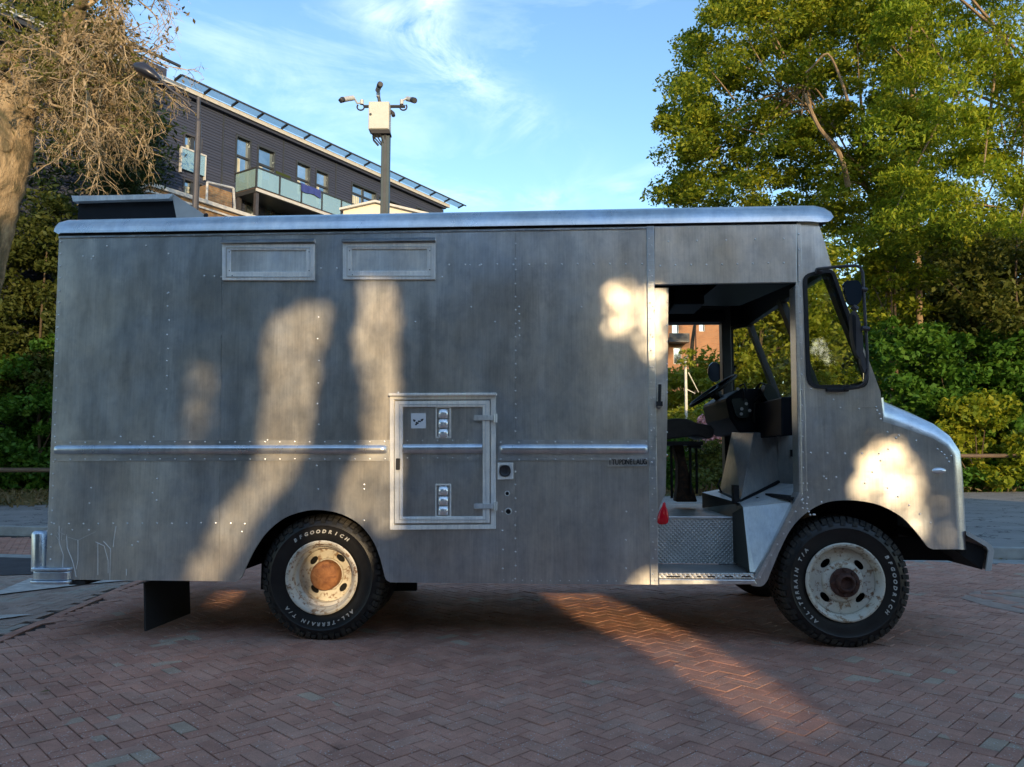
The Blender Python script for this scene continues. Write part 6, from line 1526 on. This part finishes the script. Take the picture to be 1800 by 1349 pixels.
# --- trees and planting far behind, seen through the cab and over the kerb
def bigtree(px, D, poly, n, mat, label, rad, size, name='background_tree', per=110, group=None, nl=8):
    C = region(poly, n, D-2.5, D+2.5); r_ = tree_root(W(px, 780, D), name, label, group=group); crown(r_, C, rad, per, size, mat)
    limbs(r_, None, C, M['barkd'], [Vector((r_.location.x, r_.location.y, 0)), W(px, 640, D), W(px+8, 560 if nl < 5 else 500, D)], .18, nl, .06); return r_
bigtree(1335, 52, [(1268, 740), (1262, 540), (1300, 440), (1400, 400), (1470, 440), (1470, 760)], 150, M['leaf_e'], 'sunlit yellow-green tree seen through the windscreen of the van', 1.7, .42)
bigtree(1215, 39, [(1160, 745), (1165, 665), (1190, 640), (1215, 655), (1240, 628), (1262, 650), (1268, 745)], 46, M['leaf_e'], 'yellow-green hedge-like tree seen in front of the orange house', .95, .28, 'small_tree', nl=2)
bigtree(1440, 54, [(1380, 760), (1380, 500), (1440, 420), (1620, 430), (1640, 760)], 120, M['leaf_a'], 'broad green tree seen through the quarter window of the cab', 1.9, .45)
bt = tree_root(W(1206, 760, 23), 'birch_sapling', 'slim pale-stemmed sapling seen through the open doorway')
def B_(px, py): return loc(bt, W(px, py, 23))
mb = MB(); wtube(mb, [Vector((0, 0, 0)), B_(1206, 700), B_(1205, 640), B_(1206, 626)], .05, .035, 7); wtube(mb, [B_(1205, 640), B_(1201, 626)], .02, .012, 5); wtube(mb, [B_(1206, 640), B_(1209, 624)], .02, .012, 5); wtube(mb, [B_(1206, 684), B_(1222, 692)], .018, .01, 5); wtube(mb, [B_(1210, 655), B_(1228, 690)], .018, .01, 5); mb.build('trunk', M['birch'], bt, smooth=True)
C = [W(1205 + rng.uniform(-12, 14), rng.uniform(610, 640), 23 + rng.uniform(-.4, .4)) for _ in range(8)]; crown(bt, C, .2, 40, .10, M['leaf_e'])
shrub(1200, 24, 110, 722, 745, M['leaf_e'], 'low yellow shrub seen just above the driver seat', n=26, size=.12, rad=.25, per=90)
shrub(1252, 22, 36, 690, 730, M['leaf_a'], 'small green bush beside the birch sapling', n=14, size=.12, rad=.25)
fp_ = []
for _ in range(420): q = G(rng.uniform(1150, 1300), rng.uniform(830, 868), .1); fp_.append((q.x, q.y, .1 + rng.uniform(0, .35)))
P = clump_pts(fp_, .22, 40, .7); o = leaf_mesh('planting_bed', P, .11, M['leaf_d'], asp=.5); tag(o, 'low green planting across the road, seen between the seat and the engine cover', 'planting', kind='stuff')
pink = simple('pink_blossom', (.55, .28, .30), .8, 0, .3, 20); 
fp_ = [W(rng.uniform(1232, 1266), rng.uniform(735, 785), rng.uniform(20, 22)) for _ in range(60)]
P = clump_pts(fp_, .2, 40, .8); o = leaf_mesh('blossom_bush', P, .10, pink); tag(o, 'pinkish flowering bush seen behind the seat of the van', 'shrub', kind='stuff')
shrub(1240, 20.5, 60, 770, 845, M['leaf_g'], 'olive bush below the pinkish blossom, seen through the doorway', n=30, rad=.28)
# far tree belt that closes the view to left and right
fb_ = []
for k in range(950):
    a = rng.uniform(-68, 68); D = rng.uniform(78, 98); x = math.tan(R(a))*D if abs(a) < 60 else math.copysign(1.75*D + rng.uniform(0, 40), a)
    fb_.append((x, D, rng.uniform(.5, 17)))
P = clump_pts(fb_, 3.2, 170, .7); o = leaf_mesh('far_woodland', P, 1.05, M['leaf_g']); tag(o, 'far belt of woodland closing the view', 'woodland', kind='stuff')
#NEXT
# ================================================================== LEAFY SUN SCREEN ADDED BEHIND THE CAMERA (gaps cut to shape the sun patches)
HY = -8.0
def onto_van(P):                                     # where the sun ray through P meets the near side of the van, as photo coordinates
    n_ = np.array([TV.x, TV.y]); S_ = np.array(SUND); 
    t = ((P[:, :2] - np.array([TO.x, TO.y])) @ n_) / (S_[:2] @ n_); Q = P - S_[None, :]*t[:, None]; return Q
def proj(Q):
    rel = Q - np.array([0, 0, CAMH]); cp_, sp_ = math.cos(PITCH), math.sin(PITCH)
    f = rel[:, 1]*cp_ + rel[:, 2]*sp_; u = -rel[:, 1]*sp_ + rel[:, 2]*cp_
    return 900 + F*rel[:, 0]/f, 674.5 - F*u/f
PATCH = [   # (photo outline of the sunny patch on the van side, share of leaves left in the gap)
 ([(475, 560), (525, 535), (582, 530), (578, 600), (556, 690), (550, 770), (525, 815), (487, 875), (437, 945), (400, 990), (382, 1060), (312, 1060), (340, 975), (385, 900), (430, 845), (458, 790), (462, 740), (462, 650)], .02),
 ([(630, 490), (697, 498), (702, 600), (697, 720), (705, 940), (660, 940), (655, 900), (600, 960), (590, 890), (600, 830), (640, 790), (637, 700), (622, 600)], .03),
 ([(320, 640), (375, 640), (378, 800), (318, 790)], .22),
 ([(540, 910), (600, 905), (640, 940), (655, 1010), (620, 1075), (560, 1080), (545, 1000)], .05),
 ([(1496, 850), (1515, 805), (1545, 780), (1575, 775), (1605, 800), (1625, 850), (1640, 985), (1600, 960), (1560, 900), (1500, 890)], .11),
 ([(1650, 815), (1670, 815), (1672, 950), (1652, 960)], .16),
 ([(1060, 505), (1098, 488), (1140, 500), (1178, 515), (1172, 650), (1140, 640), (1118, 600), (1065, 585)], .24),
]
GPATCH = [([(935, 1028), (1015, 1028), (1200, 1105), (1340, 1180), (1450, 1270), (1480, 1330), (1385, 1330), (1270, 1240), (1130, 1150), (1000, 1082)], .02),
          ]
def gaps(P, grow, jit):
    n_ = len(P); vx, vy = proj(onto_van(P)); wob = 7*np.sin(vy/23.0) + 5*np.sin(vx/17.0)
    t = P[:, 2]/SUND.z; Qg = P - np.array(SUND)[None, :]*t[:, None]; ok = Qg[:, 1] > 1.5; gx, gy = proj(np.where(ok[:, None], Qg, np.array([0, 5, 0.])))
    kf = np.ones(n_)
    for lst, X, Y, o_, gy_ in ((PATCH, vx + wob*.5 + rng.normal(0, jit, n_), vy + rng.normal(0, jit, n_), np.ones(n_, bool), 1.0), (GPATCH, gx + rng.normal(0, jit*.6, n_), gy + rng.normal(0, jit*.6, n_), ok, .5)):
        for poly, k in lst:
            hit = inpoly(X, Y, poly)
            if grow:
                for a in range(8): hit |= inpoly(X + grow*math.cos(a*math.pi/4), Y + grow*gy_*math.sin(a*math.pi/4), poly)
            hit &= o_; kf[hit] = np.minimum(kf[hit], k)
    return kf
nL = 270000
P = np.stack([rng.uniform(-16, 18, nL), HY + rng.uniform(-.45, .45, nL), rng.uniform(0.0, 12.0, nL)], 1)
topz = 8.3 - .11*np.clip(P[:, 0], -6, 8) + .6*np.clip((0.5 - P[:, 0])/4, 0, 1) + .7*np.sin(P[:, 0]*1.1 + .5) + .4*np.sin(P[:, 0]*2.7) + rng.normal(0, .18, nL)
P = P[(P[:, 2] < topz) & (gaps(P, 46, 0) >= 1)]
nS = 620000
P2 = np.stack([rng.uniform(-6, 9, nS), HY + rng.uniform(-.12, .12, nS), rng.uniform(1.2, 6.2, nS)], 1)
P2 = P2[gaps(P2, 52, 0) < 1]; P2 = P2[rng.random(len(P2)) < gaps(P2, 0, 3)]
leaf_mesh('sun_screen_leaves', P2, .062, M['leaf_g'], asp=.8, kind='stuff').parent = None
hf = bpy.data.objects['sun_screen_leaves']
o = leaf_mesh('leafy_sun_screen', P, .31, M['leaf_g'], asp=.7); hf.parent = o; tag(o, 'unseen leafy screen added behind the camera to shape the sun patches', 'hedge', kind='stuff')
# ---- pieces that can be picked apart are objects of their own
def split_islands(o, newname=None):
    me = o.data; n = len(me.vertices); par = list(range(n))
    def find(a):
        while par[a] != a: par[a] = par[par[a]]; a = par[a]
        return a
    for p in me.polygons:
        v0 = find(p.vertices[0])
        for v_ in p.vertices[1:]:
            b = find(v_)
            if b != v0: par[b] = v0
    groups = {}
    for p in me.polygons: groups.setdefault(find(p.vertices[0]), []).append(tuple(p.vertices))
    if len(groups) < 2: return
    sm = me.polygons[0].use_smooth
    for g in groups.values():
        mp_ = {}; vs = []; fs = []
        for f in g:
            ff = []
            for v_ in f:
                if v_ not in mp_: mp_[v_] = len(vs); vs.append(tuple(me.vertices[v_].co))
                ff.append(mp_[v_])
            fs.append(tuple(ff))
        m2 = bpy.data.meshes.new(newname or o.name.split('.')[0]); m2.from_pydata(vs, [], fs); m2.update()
        if sm: m2.polygons.foreach_set('use_smooth', [True]*len(fs)); m2.set_sharp_from_angle(angle=R(40))
        m2.materials.append(me.materials[0])
        c = bpy.data.objects.new(newname or o.name.split('.')[0], m2); COL.objects.link(c); c.parent = o.parent; c.matrix_local = o.matrix_local.copy()
        for md in o.modifiers:
            if md.type == 'BEVEL': b = c.modifiers.new('bevel', 'BEVEL'); b.width = md.width; b.segments = 2; b.limit_method = 'ANGLE'; b.angle_limit = R(35)
    for ch_ in list(o.children): ch_.parent = o.parent
    bpy.data.objects.remove(o)
SPLIT = {'wheel_arch_liner': None, 'front_limb': None, 'bumper_bracket': None, 'wheel_nuts': 'wheel_nut', 'hub_bolts': 'hub_bolt', 'rear_door': None, 'stems': 'stem', 'screws': 'screw', 'door_rivets': 'rivet',
         'dash_cables': 'dash_cable', 'dash_knob': None, 'clamp': None, 'cover_clip': None, 'drain_slot': None, 'sticker_print': 'printed_dot', 'header_beam': None,
         'cargo_floor_and_bulkhead': 'inner_panel', 'side_wall': None, 'upper_roof_edge': None, 'upper_roof_glass': None, 'seat_slide': None, 'screen_frame': None, 'grille': 'grille_bar', 'cross_arm': None, 'core': None, 'chassis': None, 'scratch_marks': 'scratch', 'steering_wheel': None, 'window_catch': None, 'post_strip': None, 'limb': None, 'arm': None, 'coping': None, 'roof': None, 'balcony': None, 'trunk': None}
for o in list(bpy.data.objects):
    k = o.name.split('.')[0]
    if o.type == 'MESH' and k in SPLIT and o.get('kind') != 'stuff': split_islands(o, SPLIT[k])
